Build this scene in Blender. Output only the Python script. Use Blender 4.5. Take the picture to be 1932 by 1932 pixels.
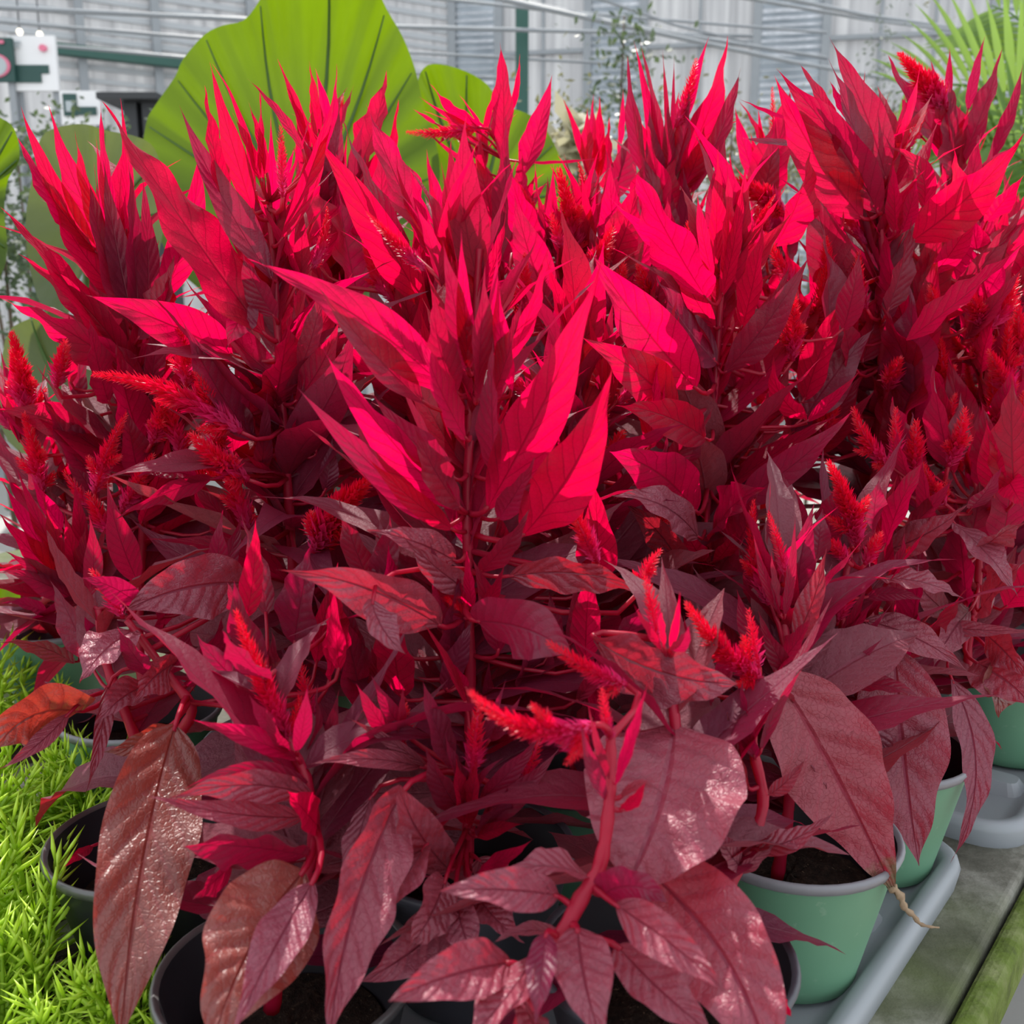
import bpy, math, random
from mathutils import Vector, Matrix
import numpy as np

# ------------------------------------------------------------------ scene reset
for _o in list(bpy.data.objects): bpy.data.objects.remove(_o, do_unlink=True)
SC = bpy.context.scene
COL = SC.collection
RND = random.Random(7)

# ------------------------------------------------------------------ camera
BENCH = 0.75                      # bench top height
POT_H = 0.112                     # pot height
TRAY_T = 0.010                    # tray floor above the bench
RIM = BENCH + TRAY_T + POT_H
ZC = RIM + 0.385                  # camera height
PITCH = math.radians(12.0)
CP, SP = math.cos(PITCH), math.sin(PITCH)
FPX = 1932.0
cam_d = bpy.data.cameras.new('camera'); cam = bpy.data.objects.new('camera', cam_d); COL.objects.link(cam)
cam.location = (0, 0, ZC); cam.rotation_euler = (math.pi/2 - PITCH, 0, 0)
cam_d.sensor_width = 36; cam_d.lens = 36 * FPX / 1932
cam_d.clip_start = 0.02; cam_d.clip_end = 200
cam_d.dof.use_dof = True; cam_d.dof.focus_distance = 0.80; cam_d.dof.aperture_fstop = 11
SC.camera = cam

# ------------------------------------------------------------------ world, sun, exposure
W = bpy.data.worlds.new('sky'); SC.world = W; W.use_nodes = True
_bg = W.node_tree.nodes['Background']
_bg.inputs[0].default_value = (0.90, 0.95, 1.0, 1); _bg.inputs[1].default_value = 1.4
sun_d = bpy.data.lights.new('sun', 'SUN'); sun_d.energy = 5.7; sun_d.angle = math.radians(0.6); sun_d.color = (1.0, 0.95, 0.88)
sun = bpy.data.objects.new('sun', sun_d); COL.objects.link(sun)
SUN_AZ, SUN_EL = math.radians(-16), math.radians(54)        # seen from the camera: left of straight ahead, above
_to = Vector((math.sin(SUN_AZ)*math.cos(SUN_EL), math.cos(SUN_AZ)*math.cos(SUN_EL), math.sin(SUN_EL)))
sun.rotation_euler = _to.to_track_quat('Z', 'Y').to_euler()
sun.location = (-2, 4, 6)
vs = SC.view_settings
vs.view_transform = 'Standard'; vs.look = 'None'; vs.gamma = 1; vs.exposure = 0.18; vs.use_curve_mapping = False

# ------------------------------------------------------------------ pixel -> place
def PY(px, py, Y):
    """point on the pixel's ray at horizontal distance Y from the camera"""
    u = (px-966)/FPX; v = (py-966)/FPX
    d = Y/(CP - v*SP)
    return Vector((u*d, Y, ZC - d*(SP + v*CP)))
def PZ(px, py, z):
    """point on the pixel's ray at height z"""
    u = (px-966)/FPX; v = (py-966)/FPX
    d = (ZC - z)/(SP + v*CP)
    return Vector((u*d, d*(CP - v*SP), z))
CAM = Vector((0, 0, ZC))
def mpp(p):                       # metres per pixel at a point
    return ((p-CAM).dot(Vector((0, CP, -SP))))/FPX

# ------------------------------------------------------------------ object helpers
def link(name, me, parent=None):
    o = bpy.data.objects.new(name, me); COL.objects.link(o)
    if parent is not None: o.parent = parent
    return o
def tag(o, label=None, cat=None, group=None, kind=None):
    if label: o['label'] = label
    if cat: o['category'] = cat
    if group: o['group'] = group
    if kind: o['kind'] = kind
    return o
def empty(name, loc, label=None, cat=None, group=None, kind=None):
    o = bpy.data.objects.new(name, None); COL.objects.link(o); o.location = loc; o.empty_display_size = .02
    return tag(o, label, cat, group, kind)

class MB:
    """collects vertices/faces/uvs/material indices for one mesh"""
    def __init__(s): s.v = []; s.f = []; s.uv = []; s.mi = []
    def add(s, vs, fs, uvs=None, mi=0):
        b = len(s.v); s.v += [tuple(p) for p in vs]
        s.uv += [tuple(q) for q in uvs] if uvs else [(0.5, 0.5)]*len(vs)
        for f in fs: s.f.append(tuple(i+b for i in f)); s.mi.append(mi)
    def box(s, c, size, rot=None, mi=0):
        hx, hy, hz = (q/2 for q in size); P = []
        for x in (-hx, hx):
            for y in (-hy, hy):
                for z in (-hz, hz):
                    p = Vector((x, y, z))
                    if rot is not None: p = rot @ p
                    P.append(p + Vector(c))
        s.add(P, [(0,1,3,2),(4,6,7,5),(0,4,5,1),(2,3,7,6),(0,2,6,4),(1,5,7,3)], None, mi)
    def bar(s, a, b, w, h, mi=0):
        """box from a to b, w wide (sideways) and h high"""
        a, b = Vector(a), Vector(b); x = (b-a); L = x.length; x.normalize()
        y = Vector((0,0,1)).cross(x)
        if y.length < 1e-4: y = Vector((1,0,0))
        y.normalize(); z = x.cross(y)
        R = Matrix((x, y, z)).transposed()
        s.box((a+b)/2, (L, w, h), R, mi)
    def tube(s, pts, rad, n=6, mi=0, uv=None, cap=True):
        pts = [Vector(p) for p in pts]; m = len(pts)
        if not hasattr(rad, '__len__'): rad = [rad]*m
        V = []; F = []; up = None
        for i, p in enumerate(pts):
            t = (pts[min(i+1, m-1)] - pts[max(i-1, 0)]).normalized()
            if up is None:
                up = t.orthogonal().normalized()
            up = (up - t*up.dot(t)).normalized(); sd = t.cross(up)
            for k in range(n):
                a = 2*math.pi*k/n
                V.append(p + (up*math.cos(a) + sd*math.sin(a))*rad[i])
        for i in range(m-1):
            for k in range(n):
                F.append((i*n+k, i*n+(k+1)%n, (i+1)*n+(k+1)%n, (i+1)*n+k))
        if cap: F.append(tuple(range(n))[::-1]); F.append(tuple((m-1)*n+k for k in range(n)))
        s.add(V, F, [uv or (0.5, i/(m*n)) for i in range(m*n)], mi)
    def lathe(s, prof, n=40, c=(0,0,0), mi=0):
        V = []; F = []; m = len(prof)
        for r, z in prof:
            for k in range(n):
                a = 2*math.pi*k/n; V.append((c[0]+r*math.cos(a), c[1]+r*math.sin(a), c[2]+z))
        for i in range(m-1):
            for k in range(n): F.append((i*n+k, i*n+(k+1)%n, (i+1)*n+(k+1)%n, (i+1)*n+k))
        s.add(V, F, None, mi)
    def mesh(s, name, mats, smooth=True):
        me = bpy.data.meshes.new(name); me.from_pydata(s.v, [], s.f)
        if not isinstance(mats, (list, tuple)): mats = [mats]
        for m in mats: me.materials.append(m)
        n = len(s.f)
        me.polygons.foreach_set('material_index', s.mi)
        me.polygons.foreach_set('use_smooth', [smooth]*n)
        uvl = me.uv_layers.new(name='UVMap')
        li = np.empty(len(me.loops), dtype=np.int32); me.loops.foreach_get('vertex_index', li)
        uvl.data.foreach_set('uv', np.array(s.uv, dtype=np.float32)[li].ravel())
        me.update(); return me
    def build(s, name, mats, parent=None, smooth=True):
        return link(name, s.mesh(name, mats, smooth), parent)

# ------------------------------------------------------------------ materials
class NT:
    def __init__(s, name):
        s.m = bpy.data.materials.new(name); s.m.use_nodes = True
        s.t = s.m.node_tree; s.t.nodes.clear(); s.out = s.n('ShaderNodeOutputMaterial')
    def n(s, typ, **kw):
        o = s.t.nodes.new(typ)
        for k, v in kw.items(): setattr(o, k, v)
        return o
    def l(s, a, b): s.t.links.new(a, b)
    def setin(s, sock, v):
        if hasattr(v, 'is_linked') or isinstance(v, bpy.types.NodeSocket): s.l(v, sock)
        else: sock.default_value = v
    def math(s, op, a, b=None, c=None, clamp=False):
        o = s.n('ShaderNodeMath', operation=op, use_clamp=clamp)
        s.setin(o.inputs[0], a)
        if b is not None: s.setin(o.inputs[1], b)
        if c is not None: s.setin(o.inputs[2], c)
        return o.outputs[0]
    def mix(s, f, a, b):
        o = s.n('ShaderNodeMix', data_type='RGBA')
        s.setin(o.inputs[0], f)
        for sk, v in ((o.inputs[6], a), (o.inputs[7], b)):
            if isinstance(v, tuple): sk.default_value = v if len(v) == 4 else v+(1,)
            else: s.l(v, sk)
        return o.outputs[2]
    def noise(s, scale, vec=None, detail=3, rough=.5):
        o = s.n('ShaderNodeTexNoise'); o.inputs['Scale'].default_value = scale
        o.inputs['Detail'].default_value = detail; o.inputs['Roughness'].default_value = rough
        if vec is not None: s.l(vec, o.inputs['Vector'])
        return o.outputs[0]
    def ramp(s, f, stops):
        o = s.n('ShaderNodeValToRGB'); s.l(f, o.inputs[0])
        e = o.color_ramp.elements
        while len(e) < len(stops): e.new(.5)
        for q, (p, c) in zip(e, stops): q.position = p; q.color = c if len(c) == 4 else tuple(c)+(1,)
        return o.outputs[0]
    def bump(s, h, strength=.3, dist=.002):
        o = s.n('ShaderNodeBump'); o.inputs['Strength'].default_value = strength; o.inputs['Distance'].default_value = dist
        s.l(h, o.inputs['Height']); return o.outputs[0]
    def obj(s): return s.n('ShaderNodeTexCoord').outputs['Object']
    def gen(s): return s.n('ShaderNodeTexCoord').outputs['Generated']
    def geo(s): return s.n('ShaderNodeNewGeometry').outputs['Position']
    def uv(s):
        u = s.n('ShaderNodeTexCoord').outputs['UV']; x = s.n('ShaderNodeSeparateXYZ'); s.l(u, x.inputs[0]); return x.outputs[0], x.outputs[1]
    def princ(s, col, rough=.5, spec=.5, normal=None, metal=0):
        p = s.n('ShaderNodeBsdfPrincipled')
        s.setin(p.inputs['Base Color'], col if not (isinstance(col, tuple) and len(col) == 3) else col+(1,))
        s.setin(p.inputs['Roughness'], rough); p.inputs['Specular IOR Level'].default_value = spec
        p.inputs['Metallic'].default_value = metal
        if normal is not None: s.l(normal, p.inputs['Normal'])
        return p.outputs[0]
    def transl(s, col, normal=None):
        p = s.n('ShaderNodeBsdfTranslucent'); s.setin(p.inputs[0], col if not (isinstance(col, tuple) and len(col) == 3) else col+(1,))
        if normal is not None: s.l(normal, p.inputs['Normal'])
        return p.outputs[0]
    def mixs(s, f, a, b):
        o = s.n('ShaderNodeMixShader'); s.setin(o.inputs[0], f); s.l(a, o.inputs[1]); s.l(b, o.inputs[2]); return o.outputs[0]
    def done(s, sh): s.l(sh, s.out.inputs[0]); return s.m

def leaf_mat(name, refl, refl2, trans, trans2, fac, rough=.42, spec=.5, veins=10, brown=None, bumps=.5):
    t = NT(name); u, v = t.uv()
    s = t.math('ABSOLUTE', t.math('SUBTRACT', t.math('MULTIPLY', u, 2.0), 1.0))
    rnd = t.n('ShaderNodeObjectInfo').outputs['Random']
    wob = t.math('MULTIPLY', t.noise(28, t.obj(), 3), .9)
    ph = t.math('ADD', t.math('SUBTRACT', t.math('MULTIPLY', v, float(veins)), t.math('MULTIPLY', s, 1.9)), wob)
    side = t.math('GREATER_THAN', u, .5); ph = t.math('ADD', ph, t.math('MULTIPLY', side, .4))
    sn = t.math('SINE', t.math('MULTIPLY', ph, 2*math.pi))
    vein = t.math('POWER', t.math('MAXIMUM', sn, 0.0), 22.0)
    quilt = t.math('SUBTRACT', 1.0, t.math('POWER', t.math('ABSOLUTE', t.math('MULTIPLY_ADD', sn, .5, .5)), 1.5))
    rib = t.math('SUBTRACT', 1.0, t.math('MULTIPLY', s, 16.0), clamp=True)
    vv = t.math('MAXIMUM', t.math('MULTIPLY', vein, .75), rib, clamp=True)
    blot = t.noise(55, t.obj(), 4, .6)
    fine = t.noise(420, t.obj(), 2, .6)
    c = t.mix(rnd, refl, refl2)
    c = t.mix(t.math('MULTIPLY', blot, .7), c, tuple(q*.6 for q in refl))
    c = t.mix(t.math('MULTIPLY', vv, .45), c, tuple(min(1, q*1.0) for q in (refl[0]*1.1, refl[1]*.35, refl[2]*.7)))
    ct = t.mix(rnd, trans, trans2)
    ct = t.mix(t.math('MULTIPLY', vv, .95), ct, tuple(q*.30 for q in trans))
    ret = t.n('ShaderNodeTexVoronoi'); ret.feature = 'DISTANCE_TO_EDGE'; ret.inputs['Scale'].default_value = 260; t.l(t.obj(), ret.inputs['Vector'])
    net = t.math('SUBTRACT', 1.0, t.math('MULTIPLY', ret.outputs['Distance'], 9.0), clamp=True)
    ct = t.mix(t.math('MULTIPLY', net, .22), ct, tuple(q*.4 for q in trans))
    ct = t.mix(t.math('MULTIPLY', blot, .35), ct, tuple(q*.6 for q in trans))
    if brown:
        m = t.math('MULTIPLY', t.math('SUBTRACT', t.math('ADD', v, t.math('MULTIPLY', t.noise(60, t.obj(), 3), .35)), brown), 14.0, clamp=True)
        c = t.mix(m, c, (.22, .15, .085)); ct = t.mix(m, ct, (.16, .10, .05))
    h = t.math('ADD', t.math('ADD', t.math('MULTIPLY', quilt, .40), t.math('MULTIPLY', rib, -1.0)), t.math('ADD', t.math('MULTIPLY', blot, 1.3), t.math('MULTIPLY', fine, .25)))
    h = t.math('ADD', h, t.math('MULTIPLY', net, -.10))
    nb = t.bump(h, bumps, .003)
    return t.done(t.mixs(fac, t.princ(c, rough, spec, nb), t.transl(ct, nb)))

M = {}
M['y'] = leaf_mat('young_red_leaf', (.27,.007,.036), (.24,.007,.055), (.90,.0004,.052), (.86,.0004,.095), .62, .42, .28, 10, None, .3)
M['d'] = leaf_mat('dark_red_leaf',  (.19,.016,.046), (.16,.020,.062), (.66,.0012,.048), (.56,.0012,.066), .42, .42, .42, 11, None, .35)
M['o'] = leaf_mat('old_maroon_leaf',(.31,.062,.100), (.27,.070,.110), (.72,.014,.034), (.66,.018,.05), .30, .42, .5, 9, None, .75)
M['b'] = leaf_mat('old_brown_leaf', (.27,.075,.066), (.24,.078,.070), (.62,.040,.022), (.56,.04,.022), .30, .38, .55, 8, None, .75)
M['x'] = leaf_mat('withered_tip_leaf', (.36,.060,.090), (.36,.060,.090), (.72,.014,.04), (.72,.014,.04), .30, .45, .5, 9, 1.02, .8)

def stem_mat():
    t = NT('red_stem'); b = t.noise(90, t.obj(), 3)
    c = t.mix(b, (.46,.008,.045), (.28,.006,.035))
    return t.done(t.mixs(.36, t.princ(c, .42, .4), t.transl((.9,.004,.05))))
M['stem'] = stem_mat()
def spike_mat():
    t = NT('plume_bract'); u, v = t.uv()
    c = t.ramp(v, [(0,(.55,.05,.20)), (.22,(.52,.015,.13)), (.42,(.62,.006,.055)), (1,(.66,.006,.032))])
    ct = t.ramp(v, [(0,(.98,.05,.26)), (.25,(.97,.008,.14)), (.45,(1,.002,.06)), (1,(1,.003,.038))])
    return t.done(t.mixs(.5, t.princ(c, .38, .5), t.transl(ct)))
M['spike'] = spike_mat()
def simple(name, a, b, sc=20, rough=.6, spec=.4, bump=.2, detail=4, bd=.003):
    t = NT(name); f = t.noise(sc, t.obj(), detail, .6); nb = t.bump(f, bump, bd)
    return t.done(t.princ(t.mix(f, a, b), rough, spec, nb))
def green_pot():
    t = NT('green_pot_plastic'); f = t.noise(14, t.obj(), 4); sp = t.noise(120, t.obj(), 2)
    c = t.mix(f, (.09,.22,.135), (.12,.27,.17))
    c = t.mix(t.math('MULTIPLY', t.math('SUBTRACT', sp, .66, clamp=True), 2.2, clamp=True), c, (.33,.42,.33))
    return t.done(t.princ(c, .5, .4))
M['pot'] = green_pot()
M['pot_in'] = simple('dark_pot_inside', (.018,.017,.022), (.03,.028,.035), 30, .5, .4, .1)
M['rim'] = simple('grey_pot_rim', (.16,.16,.18), (.22,.22,.24), 40, .45, .5, .1)
M['blackpot'] = simple('black_pot_plastic', (.014,.015,.017), (.022,.023,.026), 30, .32, .6, .1)
M['blackrim'] = simple('black_pot_rim', (.05,.05,.052), (.10,.10,.10), 30, .3, .7, .1)
def soil_mat():
    t = NT('potting_soil'); f = t.noise(160, t.obj(), 5, .7); g = t.noise(420, t.obj(), 2)
    c = t.ramp(f, [(.3,(.010,.007,.006)), (.55,(.035,.022,.016)), (.75,(.09,.06,.04))])
    c = t.mix(t.math('MULTIPLY', t.math('SUBTRACT', g, .66, clamp=True), 6, clamp=True), c, (.30,.22,.14))
    return t.done(t.princ(c, .9, .2, t.bump(f, 1, .006)))
M['soil'] = soil_mat()
M['tray'] = simple('grey_tray_plastic', (.23,.25,.275), (.29,.31,.335), 8, .42, .45, .05)
def bench_mat():
    t = NT('mossy_stone'); p = t.geo()
    a = t.noise(9, p, 6, .65); b = t.noise(3.2, p, 4); g = t.noise(60, p, 4, .7)
    c = t.ramp(a, [(.34,(.06,.058,.045)), (.5,(.15,.145,.12)), (.64,(.36,.35,.31))])
    c = t.mix(t.math('MULTIPLY', t.math('SUBTRACT', b, .50, clamp=True), 5, clamp=True), c, (.09,.12,.03))
    c = t.mix(t.math('MULTIPLY', g, .35), c, (.05,.05,.04))
    return t.done(t.princ(c, .85, .25, t.bump(t.math('ADD', a, t.math('MULTIPLY', g, .4)), .7, .006)))
M['bench'] = bench_mat()
def moss_mat():
    t = NT('moss_edge'); p = t.geo(); a = t.noise(22, p, 5, .65); b = t.noise(90, p, 3)
    c = t.ramp(a, [(.3,(.05,.06,.02)), (.5,(.12,.17,.03)), (.7,(.24,.26,.12))])
    return t.done(t.princ(t.mix(t.math('MULTIPLY', b, .4), c, (.06,.08,.02)), .9, .2, t.bump(b, .8, .005)))
M['moss'] = moss_mat()
# ================================================================== the setting
U = Vector((.62, .785, 0)).normalized(); Wd = Vector((-U.y, U.x, 0))      # along the tray, and to its left
def frame(o, a, b, z=0): return o + U*a + Wd*b + Vector((0, 0, z))

M['floor'] = simple('concrete_floor', (.24,.235,.225), (.33,.32,.30), 3, .75, .3, .1)
M['paver'] = simple('pink_paver', (.34,.24,.20), (.42,.31,.27), 12, .85, .2, .3)
def wall_mat():
    t = NT('white_polycarbonate'); p = t.obj()
    mp = t.n('ShaderNodeMapping'); mp.inputs['Scale'].default_value = (14, 14, .5); t.l(p, mp.inputs[0])
    f = t.noise(1.0, mp.outputs[0], 4, .6); g = t.noise(.9, p, 3)
    c = t.ramp(f, [(.3,(.42,.42,.43)), (.5,(.60,.60,.61)), (.7,(.74,.74,.74))])
    c = t.mix(t.math('MULTIPLY', g, .4), c, (.50,.51,.53))
    return t.done(t.mixs(.45, t.princ(c, .45, .4), t.transl(c)))
M['wall'] = wall_mat()
M['mullion'] = simple('galvanised_mullion', (.22,.24,.26), (.30,.32,.34), 6, .5, .5, .05)
M['greenpole'] = simple('green_painted_steel', (.020,.075,.060), (.03,.10,.08), 6, .5, .4, .05)
M['slat'] = simple('grey_blind_slat', (.36,.38,.40), (.46,.48,.50), 5, .5, .4, .05)
M['louvre'] = simple('glint_mottled_louvre', (.16,.18,.20), (.95,.96,1.0), 9, .16, .9, .05)  # bright mottling paints glints into the louvre colour
M['darkwood'] = simple('dark_steel', (.02,.022,.026), (.035,.037,.04), 6, .5, .4, .1)
def glass_mat():
    t = NT('frosted_pane'); c = t.mix(t.noise(3, t.obj(), 3), (.22,.25,.28), (.62,.66,.70))
    return t.done(t.mixs(.7, t.princ(c, .2, .6), t.transl(c)))
M['pane'] = glass_mat()

# floor of the greenhouse
m = MB(); m.box((0, 5, -.05), (30, 26, .1)); fl = m.build('floor', M['floor'], None, False); tag(fl, kind='structure')
# pavers beside the bench (lower right corner)
pv = MB(); pv.box((0, 0, 0), (.20, .10, .02)); pme = pv.mesh('paver', M['paver'], False)
for i in range(8):
    for j in range(10):
        q = link('paver', pme, fl); q.location = frame(Vector((.62, .35, .0)), -.5+i*.208, -.65+j*.108, .01+RND.uniform(-.002,.002)); q.rotation_euler.z = math.atan2(U.y, U.x)+RND.uniform(-.01,.01)

# stone bench: slab whose front edge runs parallel to the tray
E0 = PZ(1815, 1932, BENCH)                       # a point of the visible bench edge
be = empty('planting_bench', (0, 1.0, 0), 'mossy grey stone bench top carrying the pots and trays', 'bench')
rotU = Matrix.Rotation(math.atan2(U.y, U.x), 3, 'Z')
def bench_box(name, a0, a1, b0, b1, z0, z1, mat, bev=0.0):
    mb = MB(); c = frame(E0, (a0+a1)/2, (b0+b1)/2); c.z = (z0+z1)/2
    mb.box(c - be.location, (a1-a0, b1-b0, z1-z0), rotU)
    o = mb.build(name, mat, be, False)
    if bev:
        md = o.modifiers.new('b', 'BEVEL'); md.width = bev; md.segments = 3
    return o
bench_box('slab', -.9, 1.7, .012, 1.9, BENCH-.05, BENCH, M['bench'], .006)
bench_box('edge_band', -.9, 1.7, -.010, .010, BENCH-.055, BENCH-.006, M['moss'], .008)
for a in (-.6, .5, 1.5):
    for b in (.25, 1.65):
        bench_box('leg', a-.06, a+.06, b-.06, b+.06, 0, BENCH-.05, M['bench'], .005)

# greenhouse walls: they meet at a far corner, the left one in front of blinds, the right one of white sheets
CORN = Vector((-.62, 11.5, 0))
DR = Vector((math.cos(math.radians(12)), -math.sin(math.radians(12)), 0))
DL = Vector((-math.sin(math.radians(58)), -math.cos(math.radians(58)), 0))
def wall_hit(px, py, D):
    """where the ray of a pixel meets the wall plane through CORN with direction D -> (along, height)"""
    u = (px-966)/FPX; v = (py-966)/FPX
    dr = Vector((u, CP - v*SP, -SP - v*CP)); n = Vector((D.y, -D.x, 0))
    t = (CORN-CAM).dot(n)/dr.dot(n); p = CAM + dr*t
    return (p-CORN).dot(D), p.z
def wall_bar(parent, name, D, a0, a1, z0, z1, th, off, mat):
    n = Vector((D.y, -D.x, 0))
    if n.y > 0: n = -n
    mb = MB(); R = Matrix((D, n, Vector((0,0,1)))).transposed()
    c = CORN + D*(a0+a1)/2 + n*(off+th/2); c.z = (z0+z1)/2
    mb.box(c - parent.location, (a1-a0, th, z1-z0), R)
    return mb.build(name, mat, parent, False)
WH = 5.2
wr = empty('wall_right', CORN, kind='structure')
xs = [870, 945, 1108, 1216, 1425, 1480, 1558, 1865, 1932]
al = [wall_hit(x, 100, DR)[0] for x in xs]; al[0] = 0.0
end = 9.0
strips = [(0, 1), (2, 3), (4, 6)]               # louvred bays between the sheets
sheets = [(al[1], al[2]), (al[3], al[4]), (al[6], al[7]), (al[7]+.35, al[7]+2.0), (al[7]+2.0, al[7]+3.6), (al[7]+3.6, end)]
for a0, a1 in sheets:
    k = max(2, int(round((a1-a0)/.55)))
    for i in range(k):
        s0 = a0+(a1-a0)*i/k; s1 = a0+(a1-a0)*(i+1)/k
        wall_bar(wr, 'panel', DR, s0+.012, s1-.012, 0, WH, .012, 0, M['wall'])
        if i: wall_bar(wr, 'mullion', DR, s0-.016, s0+.016, 0, WH, .03, .012, M['mullion'])
zr = wall_hit(1300, 88, DR)[1]
zr2 = wall_hit(1300, 300, DR)[1]
for a0, a1 in sheets:
    wall_bar(wr, 'rail', DR, a0, a1, zr-.02, zr+.02, .05, .03, M['mullion'])
    wall_bar(wr, 'rail', DR, a0, a1, zr2-.03, zr2+.03, .06, .03, M['mullion'])
wn = 0
bays = [(al[i], al[j]) for i, j in strips] + [(al[7], al[7]+.35)]
for a0, a1 in bays:
    wn += 1
    w = empty('window_%d' % wn, CORN + DR*a0, kind='structure')
    wall_bar(w, 'window_frame', DR, a0-.03, a0+.05, 0, WH, .09, 0, M['mullion'])
    wall_bar(w, 'window_frame', DR, a1-.05, a1+.03, 0, WH, .09, 0, M['mullion'])
    wall_bar(w, 'pane', DR, a0+.05, a1-.05, 0, WH, .006, 0, M['pane'])
    z = .9
    sl = None
    n = Vector((DR.y, -DR.x, 0)); n = -n if n.y > 0 else n
    for i in range(58):                          # tilted shiny louvres, bright glints also painted in their colour
        mb = MB(); R = Matrix((DR, n, Vector((0,0,1)))).transposed() @ Matrix.Rotation(math.radians(38+RND.uniform(-30,30)), 3, 'X') @ Matrix.Rotation(math.radians(RND.uniform(-1.2,1.2)), 3, 'Y')
        c = CORN + DR*(a0+a1)/2 + n*.06; c.z = z
        if sl is None or i % 7 == 0:
            mb.box((0,0,0), (a1-a0-.10, .05, .006)); sl = mb.mesh('louvre', M['louvre'], False)
        o = link('louvre', sl, w); o.location = c - w.location; o.rotation_euler = R.to_euler()
        z += .068
wl = empty('wall_left', CORN, kind='structure')
ends = wall_hit(-420, 100, DL)[0] + 4.5
k = 16
for i in range(k):
    s0 = ends*i/k; s1 = ends*(i+1)/k
    wall_bar(wl, 'panel', DL, s0+.001, s1-.001, 0, WH, .012, 0, M['wall'])
for px in (150, 292, 470, 660):
    a = wall_hit(px, 80, DL)[0]
    wall_bar(wl, 'mullion', DL, a-.035, a+.035, 0, WH, .04, .05, M['mullion'])
z0 = wall_hit(300, 170, DL)[1]; z = z0
i = 0
while z < 4.6:
    wall_bar(wl, 'blind_slat', DL, .05, ends, z, z+.036+.012*(i % 2), .02, .012, M['slat']); z += .105+.03*math.sin(i*1.7); i += 1
a0 = wall_hit(365, 118, DL)[0]; a1 = wall_hit(95, 95, DL)[0]
zb = wall_hit(230, 112, DL)[1]
tag(wall_bar(wl, 'beam', DL, .05, a1, zb-.045, zb+.045, .10, .07, M['greenpole']), 'dark green beam')
# grey support pipes and wires running under the roof
def pipe(name, p, q, r, mat, label, group=None):
    mb = MB(); mb.tube([p, q], r, 8); o = mb.build(name, mat); return tag(o, label, 'pipe', group)
pp = PY(985, 60, 8.5)
mb = MB(); mb.box((pp.x, 8.5, WH/2), (.10, .10, WH)); o = mb.build('support_post', M['greenpole'], None, False)
md = o.modifiers.new('b', 'BEVEL'); md.width = .008
tag(o, 'dark green square steel post behind the celosia tops', 'post')
WIRES = [(-200,25,1150,120),(-200,5,1420,68),(300,-60,1560,62),(950,0,1880,185),(1080,-20,1410,80),(1310,-40,1860,62),(1200,-40,1935,75),(820,-30,1560,110),(-200,60,980,150)]
for i, (a, b, c, d) in enumerate(WIRES):
    p = PY(a, b, 6.6); q = PY(c, d, 9.2)
    mb = MB(); mb.tube([p, p.lerp(q, .5)-Vector((0,0,.03)), q], .011+.004*(i % 2), 6)
    tag(mb.build('roof_wire', M['mullion']), 'thin grey wire stretched under the greenhouse roof', 'wire', 'roof wires')
# ================================================================== pots and trays
C_P1 = PZ(1292,1815,RIM); C_P2 = PZ(1495,1562,RIM); C_P3 = PZ(1690,1415,RIM)
C_A = PZ(290,1555,RIM); C_B = PZ(540,1800,RIM)
def flat(v): return Vector((v.x, v.y, 0))
ORG = flat(C_P2)
SPC = .185
BASE = {
 'D': ORG - U*SPC*2, 'P1': ORG - U*SPC, 'P2': ORG, 'P3': ORG + U*SPC,
 'C1': Vector((-.032, .668, 0)), 'G1': ORG + Wd*SPC, 'S6': ORG + U*SPC + Wd*SPC,
 'A': flat(C_A), 'B': flat(C_B), 'LL': Vector((-.56, 1.20, 0)), 'L1': Vector((-.36, .93, 0)), 'L2': Vector((-.20, .86, 0)),
 'G3': Vector((-.09, .985, 0)), 'G4': Vector((.065, 1.04, 0)), 'S4': Vector((-.24, 1.08, 0)), 'S5': Vector((-.01, 1.2, 0)),
 'P4': Vector((.55, 1.06, 0)), 'P5': Vector((.665, 1.205, 0)), 'S8': Vector((.365, 1.09, 0)), 'S9': Vector((.53, 1.285, 0)),
 'S11': Vector((.31, 1.25, 0)), 'S7': Vector((.17, 1.21, 0)), 'S10': Vector((.10, 1.38, 0)), 'S13': Vector((.80, 1.36, 0)),
}
M['slate'] = simple('slate_pot_plastic', (.045,.045,.058), (.07,.07,.085), 30, .42, .5, .1)
RT, RB = .0775, .052
def make_pot(rt, rb, h, out, rim, name, loc, label, group=None, drop=.020):
    root = empty(name, loc, label, 'flower pot', group)
    m = MB()
    m.lathe([(0,.001),(rb-.006,.0),(rb,.004),(rb+.001,.012),(rt-.006,h-.018),(rt-.0038,h-.007)], 48); m.build('body', out, root)
    m = MB(); m.lathe([(rt-.0045,h-.0085),(rt-.001,h-.0075),(rt+.001,h-.0025),(rt,h),(rt-.002,h+.0006),(rt-.0045,h-.002)], 48); m.build('rim', rim, root)
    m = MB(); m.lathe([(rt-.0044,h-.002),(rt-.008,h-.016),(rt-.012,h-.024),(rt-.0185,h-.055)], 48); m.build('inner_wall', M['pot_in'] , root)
    zs = h-drop-.008; rs = rt-.0115-.5*(drop-.02)-.0015
    V = []; F = []; n = 28; R_ = RND
    for i in range(7):
        for k in range(n):
            r = rs*i/6*1.0; a = 2*math.pi*k/n
            V.append((r*math.cos(a), r*math.sin(a), zs + (R_.uniform(-.003,.003) if i < 6 else 0) - .004*(i/6)**2))
    for i in range(6):
        for k in range(n): F.append((i*n+k, i*n+(k+1)%n, (i+1)*n+(k+1)%n, (i+1)*n+k))
    m = MB(); m.add(V, F); m.build('soil', M['soil'], root)
    return root
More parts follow.
